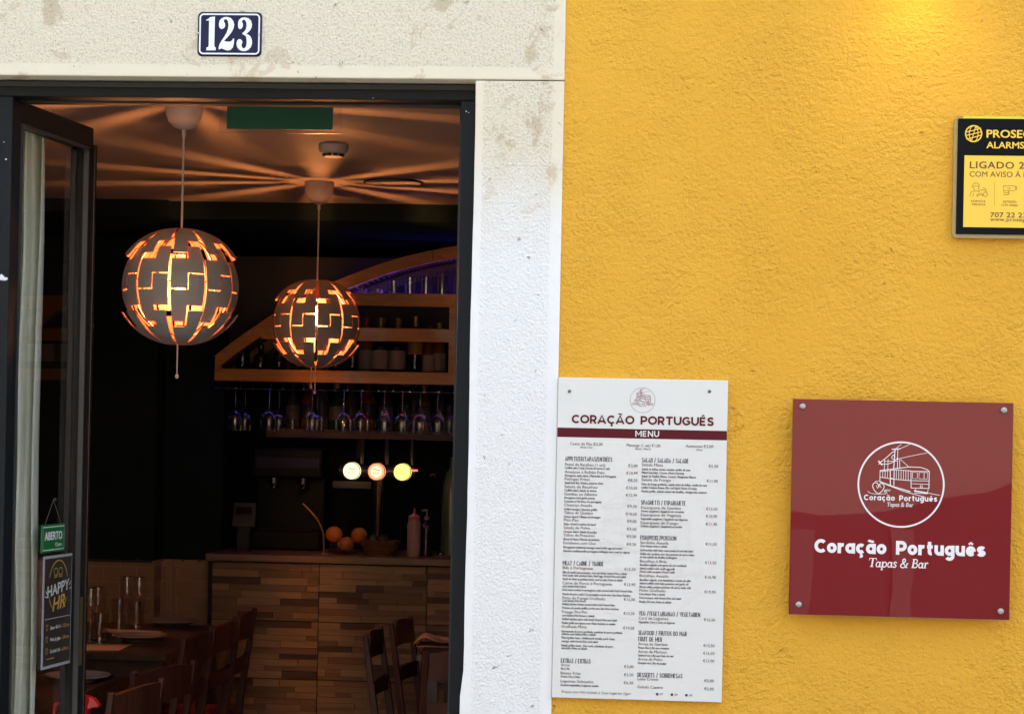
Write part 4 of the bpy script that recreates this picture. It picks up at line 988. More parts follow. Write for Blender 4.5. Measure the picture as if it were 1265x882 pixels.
for q in ((.04, .30, .10, .33), (.02, .35, .09, .36), (.92, .27, .98, .24), (.93, .31, .99, .30)): stroke(g, [PX(q[0], q[1]), PX(q[2], q[3])], .003, yy)
stroke(g, [PX(.03, .565), PX(.97, .565)], .0012, yy)
for v, s, p_ in ((.67, 'Beer 40 cl -', '3,00 eur'), (.78, 'Wine by glass -', '3,00 eur'), (.89, 'Cocktails Pub -', '6,00 eur')):
    TT(g, s, .24, .66, v, .035, offset=.02, shear=.15); TT(g2, p_, .70, .95, v, .035, offset=.01)
    stroke(g2, [PX(.08, v-.05), PX(.09, v), PX(.14, v), PX(.15, v-.05), PX(.08, v-.05)], .002, yy)
stroke(g2, [PX(.12, .94), PX(.40, .94)], .002, yy)
g.build('lettering', mat('cream_print', (.55, .54, .50), .5), po, local=True); g2.build('gold_lettering', mat('gold_print', (.48, .30, .06), .5), po, local=True)

# ================================================================== BAR
BYF, BZ = 4.74, 1.052
bx_l = aY(257, 690, BYF).x; BXR = 1.55
bar = thing('bar_counter', 'long bar counter faced with reclaimed wood mosaic panels', 'bar counter', (bx_l, BYF, 0))
M_top = wood_mat('bar_top_wood', (.20, .115, .065), (.28, .17, .10), .42, axis=(1, 12, 12))
bt = MB().box(bx_l-.006, BXR, BYF-.03, BYF+.62, BZ-.032, BZ); bt.box(bx_l-.002, bx_l+.034, BYF-.031, BYF+.0, BZ-.034, BZ+.002)
bt.build('counter_top', M_top, bar, bevel=.003)
cb = MB().box(bx_l, BXR, BYF+.012, BYF+.6, 0, BZ-.033); cb.build('carcass', mat('dark_carcass', (.015, .010, .008), .7), bar)
PM = [wood_mat('plank_tan', (.29, .185, .10), (.37, .25, .145), .6), wood_mat('plank_brown', (.175, .105, .06), (.24, .15, .088), .6), wood_mat('plank_dark', (.075, .042, .024), (.11, .062, .036), .6), wood_mat('plank_ochre', (.32, .205, .11), (.40, .275, .155), .6), wood_mat('plank_red', (.215, .115, .07), (.275, .155, .10), .6)]
ztop = BZ-.040; rowh = .2755; pwid = .516
xs0 = aY(394, 730, BYF).x - pwid
xk = xs0
while xk < BXR:
    for r_i in range(4):
        z1 = ztop - r_i*rowh; z0 = max(.01, z1-rowh+.004); x0 = max(bx_l+.002, xk+.002); x1 = min(BXR, xk+pwid-.002)
        mb = MB(); z = z1; 
        while z - z0 > .006:
            hh = min(z-z0, random.choice((.026, .030, .034)));
            if z-hh-z0 < .01: hh = z-z0
            x = x0 - random.uniform(0, .08)
            while x < x1:
                ln = random.uniform(.07, .30); a_, b2 = max(x, x0), min(x+ln, x1)
                if b2-a_ > .004: mb.box(a_+.0006, b2-.0006, BYF+random.uniform(-.009, .006), BYF+.013, z-hh+.0006, z-.0004, random.choices(range(5), (4, 3, 2.0, 2, 2.))[0])
                x += ln
            z -= hh
        mb.build('mosaic_panel', PM, bar)
    xk += pwid

# wine shelf -----------------------------------------------------------
SHY = 4.75
def sxz(px, py): p = aY(px, py, SHY); return p.x, p.z
M_shelf = wood_mat('orange_brown_wood', (.50, .175, .020), (.62, .24, .035), .38, axis=(1, 12, 12), coat=.2)
M_shelf_d = wood_mat('dark_shelf_wood', (.07, .035, .016), (.11, .055, .024), .5, axis=(1, 12, 12))
shx0, shx1 = sxz(265, 460)[0], 1.60
sh = thing('wine_shelf', 'arched orange wood wine shelf hanging above the bar', 'shelf', (shx0, SHY, 1.88))
zb0_, zb1_ = 1.877, 1.935; zm0, zm1 = 2.079, 2.142; zu0, zu1 = 2.246, 2.308
bm_ = MB(); bm_.box(shx0, shx1, SHY, SHY+.03, zb0_, zb1_); bm_.build('bottom_rail', M_shelf, sh, bevel=.002)
# arch: measured points on the left half, mirrored to the right
arch_px = [(265, 440), (285, 424), (305, 410), (330, 393), (360, 374), (400, 353), (430, 341), (470, 326), (500, 317), (530, 310), (563, 304)]
top = [sxz(*p) for p in arch_px]
xm = -.20
def inset(pts, d):
    out = []
    for i, p in enumerate(pts):
        a, c = Vector(pts[max(i-1, 0)]), Vector(pts[min(i+1, len(pts)-1)]); t = (c-a).normalized(); out.append((p[0]+t.y*d, p[1]-t.x*d))
    return out
half = top + [(-.62, 2.545), (-.40, 2.551), (xm, 2.553)]
full = half + [(2*xm-p[0], p[1]) for p in half[-2::-1]]
low = inset(full, .055)
ab = MB()
for i in range(len(full)-1):
    quad = [full[i], full[i+1], low[i+1], low[i]]; ab.prism(quad, SHY-.004, SHY+.045)
ab.build('arch', M_shelf, sh)
low2 = inset(full, .062); low3 = inset(full, .105); rbm = MB()
for i in range(len(full)-1):
    rbm.prism([low2[i], low2[i+1], low3[i+1], low3[i]], SHY+.19, SHY+.22)
    n_s = 6
    for k in range(n_s):
        f = k/n_s; a = Vector(low[i]).lerp(Vector(low[i+1]), f); b2 = Vector(low[i]).lerp(Vector(low[i+1]), f+.5/n_s)
        rbm.add([(a.x, SHY+.046, a.y), (b2.x, SHY+.046, b2.y), (b2.x, SHY+.19, b2.y), (a.x, SHY+.19, a.y), (a.x, SHY+.046, a.y+.008), (b2.x, SHY+.046, b2.y+.008), (b2.x, SHY+.19, b2.y+.008), (a.x, SHY+.19, a.y+.008)],
                [(0, 1, 2, 3), (7, 6, 5, 4), (0, 4, 5, 1), (1, 5, 6, 2), (2, 6, 7, 3), (3, 7, 4, 0)])
rbm.build('ribbed_soffit', M_shelf_d, sh)
def xat(z):      # arch inner x at height z on the left
    for i in range(len(low)//2):
        if low[i][1] <= z <= low[i+1][1]: return low[i][0]+(low[i+1][0]-low[i][0])*(z-low[i][1])/(low[i+1][1]-low[i][1])
    return low[0][0]
mm = MB(); mm.box(xat(zm0)+.02, shx1, SHY+.003, SHY+.03, zm0, zm1); mm.build('middle_rail', M_shelf, sh, bevel=.002)
mm = MB(); mm.box(xat(zu0)+.03, shx1, SHY+.003, SHY+.03, zu0, zu1); mm.build('upper_rail', M_shelf, sh, bevel=.002)
pxl, pxr = sxz(554.5, 420)[0], sxz(563, 420)[0]
for a, b2, c in ((pxl, pxr, zu0+.001), (pxl+.80, pxr+.80, zu0), (pxl+1.6, pxr+1.6, zu0), (shx0+.001, shx0+.03, top[0][1]-.01)): MB().box(a, b2, SHY+.001, SHY+.028, zb1_, c).build('post', M_shelf, sh)
mm = MB(); mm.box(shx0+.002, shx1, SHY+.03, SHY+.30, zb0_+.004, zb0_+.024); mm.box(xat(zu0)+.06, shx1, SHY+.03, SHY+.30, zu0+.02, zu0+.04); mm.build('shelf_board', M_shelf_d, sh)
MB().box(shx0+.002, shx1, SHY+.30, SHY+.31, zb0_+.004, 2.5).build('back_panel', mat('black_backboard', (.012, .010, .011), .6), sh)
for x in (-1.0, -.2, .7): MB().box(x, x+.02, SHY+.25, SHY+.27, 2.3, 2.555).build('hanger', mat('black_steel', (.008, .008, .008), .6), sh)
c_ = sxz(535, 318); MB().tube([(c_[0], SHY-.006, c_[1]+.06), (c_[0], SHY-.006, c_[1]-.012)], .0015, 6).build('wire', mat('black_steel', (.02, .02, .02), .4, .6), sh)
# coloured LED strip lying behind the upper rail
ls = MB(); xa, xb = xat(zu0)+.10, 1.1; nS = 70
for k in range(nS): ls.box(xa+(xb-xa)*k/nS, xa+(xb-xa)*(k+.9)/nS, SHY+.06, SHY+.068, zu1-.018, zu1-.006, random.choices(range(4), (5, 3, 2, 2))[0])
led = [mat('led_violet', (.1, .05, .3), .5, emit=(.18, .03, 1), estr=7), mat('led_blue', (.05, .05, .3), .5, emit=(.02, .06, 1), estr=7), mat('led_cyan', (.05, .2, .3), .5, emit=(.02, .35, .6), estr=1), mat('led_pink', (.3, .05, .2), .5, emit=(.6, .01, .12), estr=1.2)]
tag(ls.build('led_strip', led), 'coloured LED light strip along the upper rail of the arched wine shelf', 'light strip')

us = MB(); nS = 60
for k in range(nS): us.box(-2.0+3.5*k/nS, -2.0+3.5*(k+.85)/nS, SHY+.032, SHY+.040, 1.8787, 1.8808, random.choices(range(4), (4, 3, 3, 3))[0])
led2 = [mat('dim_led_violet', (.1, .05, .3), .5, emit=(.18, .03, 1), estr=2.6), mat('dim_led_blue', (.05, .05, .3), .5, emit=(.02, .06, 1), estr=2.2), mat('dim_led_cyan', (.05, .2, .3), .5, emit=(.02, .35, .6), estr=2.2), mat('dim_led_pink', (.3, .05, .2), .5, emit=(.6, .01, .25), estr=2.4)]
tag(us.build('led_strip', led2), 'coloured LED light strip under the bottom rail of the wine shelf, above the hanging glasses', 'light strip')
# bottles -------------------------------------------------------------
def bottle(loc, h, r, gm, label_m, cap_m, lab, lz=(.25, .55), kind='wine', grp='bottles standing in the arched wine shelf'):
    t = thing('bottle', lab, 'bottle', loc, 0, grp)
    k = h
    if kind == 'wine': prof = [(0, 0), (r*.96, 0), (r, .01*k), (r, .60*k), (r*.86, .66*k), (r*.48, .72*k), (r*.38, .76*k), (r*.36, .97*k), (r*.42, .975*k), (r*.42, k), (0, k)]
    elif kind == 'square': prof = [(0, 0), (r, 0), (r*1.02, .02*k), (r*1.02, .66*k), (r*.9, .72*k), (r*.38, .78*k), (r*.36, .9*k), (0, .9*k)]
    else: prof = [(0, 0), (r, 0), (r, .52*k), (r*.8, .62*k), (r*.42, .70*k), (r*.36, .98*k), (r*.42, k), (0, k)]
    MB().lathe(prof, seg=18).build('glass', gm, t, smooth=True, local=True)
    if label_m: MB().lathe([(r+.0008, lz[0]*k), (r+.0012, lz[0]*k+.001), (r+.0012, lz[1]*k-.001), (r+.0008, lz[1]*k)], seg=18).build('paper_label', label_m, t, smooth=True, local=True)
    if cap_m: MB().lathe([(r*.40, .84*k), (r*.44, .845*k), (r*.45, 1.004*k), (0, 1.006*k)], seg=14).build('capsule', cap_m, t, smooth=True, local=True)
    return t
G_dark = mat('dark_bottle_glass', (.006, .008, .006), .08, coat=.5); G_grn = mat('green_bottle_glass', (.02, .05, .012), .08, coat=.5); G_amb = mat('amber_bottle_glass', (.16, .06, .015), .08, coat=.5); G_clr = mat('pale_bottle_glass', (.07, .06, .055), .08, coat=.5)
L_crm = mat('cream_paper_label', (.42, .31, .26), .7, var=.1, vscale=30); L_org = mat('ochre_paper_label', (.40, .20, .06), .6); L_blk = mat('black_paper_label', (.02, .02, .02), .6); L_gry = mat('grey_paper_label', (.25, .22, .20), .6)
L_dgr = mat('dim_grey_label', (.10, .085, .08), .6); C_yel = mat('olive_capsule', (.24, .20, .05), .4, .3); C_gld = mat('gold_capsule', (.45, .28, .08), .35, .5); C_red = mat('red_capsule', (.25, .03, .03), .4); C_blk = mat('black_capsule', (.02, .02, .02), .4)
rowz = zb0_+.0245
bot = [(300, .24, .034, G_dark, None, C_blk, 'dark'), (452, .30, .038, G_amb, L_gry, C_red, 'amber glass with grey label'), (470, .30, .040, G_dark, L_crm, C_yel, 'square cream label, olive capsule'), (491, .30, .040, G_dark, L_crm, C_yel, 'square cream label, olive capsule'), (513, .31, .037, G_dark, L_org, C_gld, 'ochre collar label and gold capsule'), (530, .26, .032, G_amb, L_crm, C_red, 'amber glass'), (542, .28, .034, G_amb, L_gry, C_gld, 'pale amber glass')]
ordn = ['leftmost', 'second', 'third', 'fourth', 'fifth', 'sixth', 'seventh', 'eighth', 'ninth', 'tenth', 'eleventh', 'twelfth', 'thirteenth', 'fourteenth', 'fifteenth', 'sixteenth', 'seventeenth', 'eighteenth', 'nineteenth', 'twentieth', 'twenty-first', 'twenty-second', 'twenty-third', 'twenty-fourth']
labs = ['dark bottle at the narrow left end of the arched wine shelf', 'amber bottle with grey label just right of the smaller ball lamp', 'wine bottle with square cream label, left of the cream-labelled pair', 'wine bottle with square cream label, right of the cream-labelled pair', 'bottle with ochre collar label and gold capsule in the arched shelf', 'short amber bottle with cream label beside the shelf post', 'amber bottle with grey label nearest the right post of the shelf']
for (px, h, r, gm, lm, cm_, _), lb_ in zip(bot, labs):
    p = aY(px, 450, SHY+.14)
    bottle((p.x, SHY+.14, rowz), h*.98, r, gm, lm, cm_, lb_, lz=((.16, .47) if 'ochre' not in lb_ else (.40, .62)))
for i, px in enumerate((322, 345, 368, 392, 415, 436)):
    p = aY(px, 450, SHY+.16); bottle((p.x, SHY+.16, rowz), .16+.022*i if i < 4 else .27, .034, random.choice((G_dark, G_grn)), None, C_blk, '%s dark bottle from the left behind the smaller ball lamp' % ordn[i])
for i, x in enumerate([-.84+.11*k for k in range(22)]):
    bottle((x, SHY+.14, rowz), .30, .037, random.choice((G_dark, G_grn, G_amb)), random.choice((L_crm, L_gry, L_org)), random.choice((C_yel, C_gld, C_red)), '%s bottle beyond the shelf post, hidden by the door jamb' % ordn[i])
# tumblers glinting in the LED compartment
gt = None
for i in range(13):
    x = xat(zu0)+.22+i*.078
    t = thing('tumbler', '%s upright glass from the left above the LED strip in the shelf arch' % ordn[i] if i < 12 else 'rightmost upright glass above the LED strip in the shelf arch', 'glass', (x, SHY+.13, zu0+.0405), 0, 'glasses in the shelf arch')
    zt_ = zu0+.04; hmax = max(.05, min(.17, (2.22 if i < 2 else 2.27+.022*i) - zt_ + .10))
    hmax = min(hmax, .055+.017*i)
    MB().lathe([(0, .004), (.026, .004), (.030, hmax), (.0315, hmax), (.028, 0), (0, 0)], seg=16).build('bowl', glass_mat('drinking_glass'), t, smooth=True, local=True)

# hanging glasses and their rack ----------------------------------------
M_steel = mat('polished_rack_steel', (.5, .48, .5), .22, .95)
RKY = SHY+.08
rk = thing('glass_rack', 'thin steel wire rack under the wine shelf holding glasses by the foot', 'glass rack', (-1.6, RKY, 1.87))
wr = MB()
zr = 1.842
for px in (270, 285, 300, 315, 338, 352, 378, 392, 416, 432, 450, 470, 488, 508, 526, 545, 562):
    p = aY(px, 470, RKY); wr.tube([(p.x, RKY-.06, zr), (p.x, RKY+.16, zr)], .0022, 6)
    wr.tube([(p.x, RKY-.05, zr), (p.x, RKY-.05, 1.8785)], .0018, 6)
wr.tube([(-2.02, RKY-.06, zr-.002), (.4, RKY-.06, zr-.002)], .002, 6)
wr.build('wires', M_steel, rk)
M_gl = glass_mat('drinking_glass')
WG = [(.034, .000), (.034, .0015), (.008, .004), (.0042, .012), (.0036, .085), (.006, .092), (.024, .104), (.040, .128), (.0455, .152), (.0425, .182), (.038, .205)]
wgi = [(p[0]-.0008, p[1]+.0004) for p in WG[5:]]
gl0 = None
glx = [(291, 527, 0), (303, 523, 1), (333, 529, 0), (345, 524, 1), (386, 530, 0), (392, 527, 1), (425, 533, 0), (446, 534, 0), (475, 536, 0), (497, 537, 0), (519, 537, 0), (541, 538, 0), (562, 539, 0)]
for i, (px, pyb, back) in enumerate(glx):
    y_ = RKY + .03 + back*.10; p = aY(px, 500, y_)
    lb_ = '%s stemmed glass from the left hanging upside down under the wine shelf' % (ordn[i] if i < 12 else 'rightmost')
    if gl0 is None:
        gl0 = thing('wine_glass', lb_, 'wine glass', (p.x, y_, zr+.003), 0, 'stemmed glasses hanging under the shelf')
        MB().lathe([(r, -h) for r, h in WG], seg=22).build('bowl', M_gl, gl0, smooth=True, local=True)
    else: dup(gl0, (p.x, y_, zr+.003), 0, lb_)
# back shelf with spirit bottles
BSY = 5.62
bs = thing('back_shelf', 'dark wood ledge on the back wall behind the hanging glasses', 'shelf', (-1, BSY, 1.63))
zbs = aY(420, 531, BSY).z
MB().box(-1.95, 1.4, BSY-.08, RYB-.002, zbs-.045, zbs).build('board', wood_mat('ledge_wood', (.06, .028, .014), (.10, .05, .025), .5), bs, bevel=.002)
kb = MB()
for x in (-1.5, -.7, .2, 1.0): kb.box(x, x+.03, BSY+.06, RYB-.002, zbs-.14, zbs-.046)
kb.build('bracket', mat('black_steel', (.02, .02, .02), .4, .6), bs)
cols_ = ['clear', 'amber', 'green', 'dark']
for i, px in enumerate((362, 381, 398, 416, 434, 455, 477, 501, 512, 524, 544, 556)):
    p = aY(px, 500, BSY); gm = (G_clr, G_amb, G_clr, G_grn)[i % 4]
    bottle((p.x, BSY, zbs), .255+.02*(i % 3), .036+.004*(i % 2), gm, (L_dgr, L_blk, L_blk)[i % 3], (C_blk, C_gld)[i % 2], '%s spirit bottle from the left on the back ledge behind the hanging glasses' % ordn[i], lz=(.2, .48), kind='spirit', grp='spirit bottles on the back ledge')

# beer tower -------------------------------------------------------------
TY = 4.98
tc_ = aY(466, 640, TY)
tw = thing('beer_tap_tower', 'dark beer tap tower with three round glowing badges on the bar', 'beer taps', (tc_.x, TY, BZ))
M_dark = mat('dark_chrome', (.05, .045, .045), .18, .8)
zc_ = aY(466, 582, TY).z; xa, xb = aY(420, 582, TY).x, aY(514, 583, TY).x
mb = MB(); mb.tube([(xa, TY, zc_), (xb, TY, zc_)], .034, 16); mb.build('cross_bar', M_dark, tw, smooth=True)
mb = MB(); mb.tube([(tc_.x, TY+.02, BZ), (tc_.x, TY+.02, zc_-.03)], .03, 16); mb.lathe([(.055, 0), (.055, .012), (.035, .02)], (tc_.x, TY+.02, BZ), 20); mb.build('column', mat('black_lacquer', (.012, .011, .011), .3), tw, smooth=True)
p0, p1 = aY(470, 594, TY-.05), aY(466, 660, TY-.05)
MB().tube([(p1.x, TY-.05, BZ), (p1.x, TY-.05, p1.z), (p0.x, TY-.045, p0.z)], .0055, 8).build('copper_rod', mat('copper_tube', (.6, .30, .15), .3, .8), tw, smooth=True)
bad = [(434.5, 581.5, (1, .86, .42), 2.0), (465.2, 582.5, (1, .30, .14), 1.9), (497, 583, (.95, .88, .16), 2.0)]
for i, (px, py, ecol, es) in enumerate(bad):
    p = aY(px, py, TY-.06); r_ = 11.2*9.55/F_PX
    b1 = MB().lathe([(0, -.010), (r_*.93, -.010), (r_, -.006), (r_, .01), (r_*.8, .028)], (p.x, TY-.06, p.z), 32, axis='Y'); 
    bo_ = b1.build('badge', mat(['cream', 'orange', 'yellow'][i]+'_lit_badge', tuple(c*.8 for c in ecol), .3, emit=ecol, estr=es*(.13 if i != 1 else .12)), tw, smooth=True)
    tag(bo_, ['cream glowing round tap badge', 'orange glowing round tap badge', 'yellow glowing round tap badge'][i])
    g = MB(); yk = TY-.0704
    if i == 1:
        cdisc = MB(); cdisc.add([(p.x+r_*.62*math.cos(a), TY-.0702, p.z+r_*.62*math.sin(a)) for a in [2*math.pi*k/24 for k in range(24)]], [tuple(range(24))]); cdisc.build('inner_disc', mat('cream_lit_disc', (.9, .75, .5), .3, emit=(1, .74, .38), estr=.26), bo_)
    rim = MB(); stroke(rim, circ(p.x, p.z, r_*.955, 40), r_*.10, TY-.0082+.0 if False else yk+.0002, closed=True); rim.build('rim', mat('badge_rim', (.20, .17, .10), .3, .6), bo_)
    if i < 2:
        stroke(g, smoothp([(p.x-.016, p.z+.010), (p.x-.004, p.z+.013), (p.x+.004, p.z+.007), (p.x+.018, p.z+.010)]), .004, yk)
        for dx in (-.014, -.005, .004, .013): stroke(g, [(p.x+dx-.003, p.z-.010), (p.x+dx+.003, p.z-.004)], .0035, yk)
    else: stroke(g, smoothp([(p.x-.012, p.z), (p.x-.004, p.z+.003), (p.x+.006, p.z-.001), (p.x+.012, p.z+.002)]), .003, yk)
    g.build('mark', mat('badge_mark', [(.25, .2, .06), (.5, .1, .03), (.5, .45, .05)][i], .5) if False else mat('badge_mark_%s' % ['brown', 'red', 'olive'][i], [(.10, .08, .03), (.4, .06, .02), (.45, .40, .05)][i], .5), bo_)
    h0 = aY(px+13, 568, TY); MB().tube([(h0.x, TY, zc_+.03), (h0.x, TY-.01, zc_+.06), (h0.x, TY-.015, zc_+.16)], [.009, .011, .015], 10).build('tap_handle', mat('black_lacquer', (.012, .011, .011), .3), tw, smooth=True)
e_ = aY(512, 581, TY-.03); MB().box(e_.x-.012, e_.x+.016, TY-.04, TY-.03, e_.z-.004, e_.z+.004).build('red_light', mat('red_indicator', (.4, .03, .03), .4, emit=(1, .08, .06), estr=.5), tw)
d0, d1 = aY(411, 595, TY-.02), aY(458, 601, TY-.02); MB().box(d0.x, d1.x, TY-.02, TY+.03, d1.z-.010, d0.z+.004).build('nozzle_plate', mat('dull_grey_plate', (.04, .036, .036), .5, .4), tw)

# things on the bar -------------------------------------------------------
def onbar(px, y): p = aZ(px, 684, BZ); return aY(px, 680, y).x
M_orange = mat('orange_peel', (.50, .16, .014), .45, var=.12, vscale=20, bump=.0012, bscale=160)
OY = 4.92
for i, (px, py, r_, lb_) in enumerate(((412.5, 660, .0415, 'large orange at the left of the fruit on the bar'), (443.5, 661, .040, 'orange between the glass bowl and the wicker basket on the bar'), (428, 672, .038, 'dull orange lying low in the glass bowl on the bar'))):
    p = aY(px, py, OY); g = MB(); n_ = 14
    prof = [(r_*math.sin(math.pi*k/n_)*1.0, -r_*.96*math.cos(math.pi*k/n_) - (.003 if k in (0, n_) else 0)*(-1 if k == 0 else 1)) for k in range(n_+1)]
    prof[0] = (0, prof[0][1]); prof[-1] = (0, prof[-1][1])
    zz = p.z
    t = thing('orange', lb_, 'orange', (p.x, OY, zz), 0, 'oranges on the bar'); g.lathe(prof, seg=24); g.build('fruit', M_orange if i < 2 else mat('dull_orange_peel', (.42, .15, .05), .5, bump=.001), t, smooth=True, autosm=180, local=True)
    MB().lathe([(0, r_*.955), (.003, r_*.96), (.0035, r_*.93)], seg=8).build('stem_button', mat('green_stem', (.08, .1, .03), .6), t, local=True)
p = aY(428, 680, OY)
bw_ = thing('fruit_bowl', 'glass bowl of oranges on the bar', 'bowl', (p.x, OY, BZ))
MB().lathe([(0, .002), (.040, .002), (.066, .02), (.086, .055), (.088, .055), (.070, .016), (.044, 0), (0, 0)], seg=32).build('bowl', glass_mat('drinking_glass'), bw_, smooth=True, local=True)
p = aY(469, 680, OY)
bk = thing('wicker_basket', 'small wicker basket of avocados on the bar below the taps', 'basket', (p.x, OY, BZ))
wk_ = MB()
for k in range(9):
    z = .004+k*.008; r_ = .052+.0032*k; wk_.tube([(r_*1.25*math.cos(a), r_*math.sin(a), z+.0016*math.sin(a*11+k*math.pi)) for a in [2*math.pi*j/44 for j in range(45)]], .0045, 5)
wk_.lathe([(0, 0), (.06, 0), (.06, .004), (0, .004)], seg=20)
for k in range(20):
    a = 2*math.pi*k/20; wk_.tube([(.05*1.25*math.cos(a), .05*math.sin(a), .004), (.079*1.25*math.cos(a), .079*math.sin(a), .072)], .003, 5)
wk_.build('weave', mat('wicker', (.15, .07, .03), .7), bk, local=True)
for px, dx, lb_ in ((461, 0, 'dark green avocado at the left in the wicker basket'), (473, 0, 'dark green avocado at the right in the wicker basket')):
    q = aY(px, 666, OY); g = MB().lathe([(0, -.033), (.016, -.028), (.027, -.010), (.028, .006), (.020, .026), (.009, .036), (0, .038)], seg=18, axis='Y')
    o_ = g.build('avocado', mat('avocado_skin', (.03, .045, .012), .5, bump=.002, bscale=120), smooth=True); o_.location = (q.x, OY, BZ+.072); tag(o_, lb_, 'avocado', 'avocados in the basket')
p = aY(511, 680, 4.86)
sq = thing('squeeze_bottle', 'translucent squeeze bottle with a pink nozzle on the bar', 'squeeze bottle', (p.x, 4.86, BZ))
MB().lathe([(0, 0), (.030, 0), (.033, .004), (.033, .155), (.028, .175), (0, .175)], seg=24).build('body', mat('translucent_plastic', (.42, .30, .25), .35), sq, smooth=True, local=True)
MB().lathe([(.0335, .125), (.0337, .126), (.0337, .152), (.0335, .153)], seg=24).build('fill_line', mat('beige_label', (.45, .30, .2), .5), sq, smooth=True, local=True)
MB().lathe([(.029, .175), (.029, .192), (.020, .200), (.008, .206), (.004, .232), (0, .233)], seg=20).build('nozzle', mat('pink_plastic', (.50, .17, .14), .4), sq, smooth=True, local=True)
p = aY(527, 650, 4.95)
pb = thing('pump_bottle', 'dark pump dispenser bottle right of the squeeze bottle', 'pump bottle', (p.x, 4.95, BZ))
MB().lathe([(0, 0), (.032, 0), (.032, .14), (.014, .16), (.012, .175), (0, .175)], seg=20).build('body', mat('brown_glass', (.03, .018, .012), .15, coat=.4), pb, smooth=True, local=True)
mb = MB(); mb.lathe([(.013, .175), (.013, .19), (.004, .192), (.004, .222), (0, .222)], seg=14); mb.obox((0, 0, .222), (-.02, -.02, .220), .012, .008); mb.build('pump', mat('grey_plastic', (.30, .26, .24), .5), pb, local=True)
f0 = aY(531, 588, 5.05); f1 = aY(545, 640, 5.05)
fc = thing('bar_faucet', 'thin curved chrome faucet at the right end of the visible bar', 'faucet', (f1.x, 5.05, BZ))
pts = smoothp([(f0.x, f0.z), (f0.x+.02, f0.z+.008), (f0.x+.034, f0.z-.03), (f1.x-.006, (f0.z+f1.z)/2), (f1.x, f1.z), (f1.x, BZ)], 4)
MB().tube([(x, 5.05, z) for x, z in pts], .006, 8).build('spout', mat('chrome', (.55, .45, .42), .15, 1), fc, smooth=True)
MB().lathe([(.02, 0), (.02, .01), (.009, .02)], (f1.x, 5.05, BZ), 16).build('base', mat('chrome', (.55, .45, .42), .15, 1), fc, smooth=True)
p = aY(553, 600, 5.1); q = aY(547, 645, 5.1)
gp = thing('green_bottle', 'tall pale green bottle half hidden by the right door jamb', 'bottle', (p.x+.02, 5.1, BZ))
MB().lathe([(0, 0), (.045, 0), (.045, .33), (.03, .40), (.014, .42), (.014, .47), (0, .47)], seg=20).build('glass', mat('pale_green_glass', (.10, .14, .07), .2), gp, smooth=True, local=True)
MB().lathe([(.015, .43), (.016, .475), (0, .476)], seg=14).build('cap', C_blk, gp, smooth=True, local=True)
p = aY(301, 650, 4.95)
ct = thing('card_terminal', 'dim grey card payment terminal with dark screen at the left of the bar', 'card terminal', (p.x, 4.95, BZ))
mb = MB(); z0 = aY(301, 651, 4.95).z-BZ; z1 = aY(301, 621, 4.95).z-BZ
mb.obox((0, 0, z0), (0, .035, z1), .112, .03, up=(0, 1, 0)); mb.build('body', mat('dim_grey_plastic', (.05, .055, .055), .5), ct, bevel=.006, local=True)
MB().obox((0, .004, z0+.065), (0, .016, z0+.098), .075, .004, up=(0, 1, 0)).build('screen', mat('black_screen', (.008, .008, .01), .15), ct, local=True).location = (0, -.0165, 0)
MB().box(-.03, .03, -.01, .05, 0, z0+.02).build('stand', mat('black_lacquer', (.012, .011, .011), .3), ct, local=True)
c0_, c1_ = aY(316, 552, 5.2), aY(402, 552, 5.2)
cf = thing('coffee_machine', 'large black coffee machine at the back of the bar, barely visible', 'coffee machine', ((c0_.x+c1_.x)/2, 5.2, 0))
M_cm = mat('black_enamel', (.004, .0045, .005), .45, spec=.15, var=.2); cz1 = c0_.z
xa, xb = c0_.x, c1_.x; y0_ = 5.12
mb = MB(); mb.box(xa, xb, y0_+.10, y0_+.22, BZ, cz1-.02); mb.box(xa, xb, y0_, y0_+.22, cz1-.15, cz1); mb.box(xa, xb, y0_-.02, y0_+.22, BZ, BZ+.10); mb.build('body', M_cm, cf, bevel=.012)
mb = MB()
for f in (.28, .7):
    x = xa+(xb-xa)*f; mb.lathe([(.03, -.05), (.03, 0)], (x, y0_+.06, cz1-.15), 16); mb.obox((x, y0_+.04, cz1-.185), (x, y0_-.10, cz1-.19), .02, .018)
mb.build('group_head', M_dark, cf)
MB().box(xa+.02, xb-.02, y0_-.003, y0_-.0005, cz1-.10, cz1-.05).build('control_strip', mat('steel_with_painted_reflection', (.02, .02, .035), .3, .8), cf)  # the bluish reflection along this band is put into the steel's colour
MB().box(xa+.03, xb-.03, y0_-.01, y0_+.08, BZ+.10, BZ+.106).build('drip_tray', M_dark, cf)
a, b2, c2_ = aY(374, 622, 4.88), aY(394, 645, 4.88), aY(400, 680, 4.88)
st = thing('brass_tube', 'thin curved brass tube rising from the bar left of the oranges', 'tube', (c2_.x, 4.88, BZ))
pts = smoothp([(a.x, a.z), ((a.x+b2.x)/2, (a.z+b2.z)/2+.006), (b2.x, b2.z), (c2_.x-.003, (b2.z+c2_.z)/2), (c2_.x, BZ+.006)], 5)
MB().tube([(x, 4.88, z) for x, z in pts], .0045, 8).build('stem', mat('dull_brass', (.34, .22, .11), .35, .6), st, smooth=True)
MB().lathe([(.022, 0), (.022, .006), (.006, .012)], (c2_.x, 4.88, BZ), 16).build('base', mat('dull_brass', (.34, .22, .11), .35, .6), st, smooth=True)

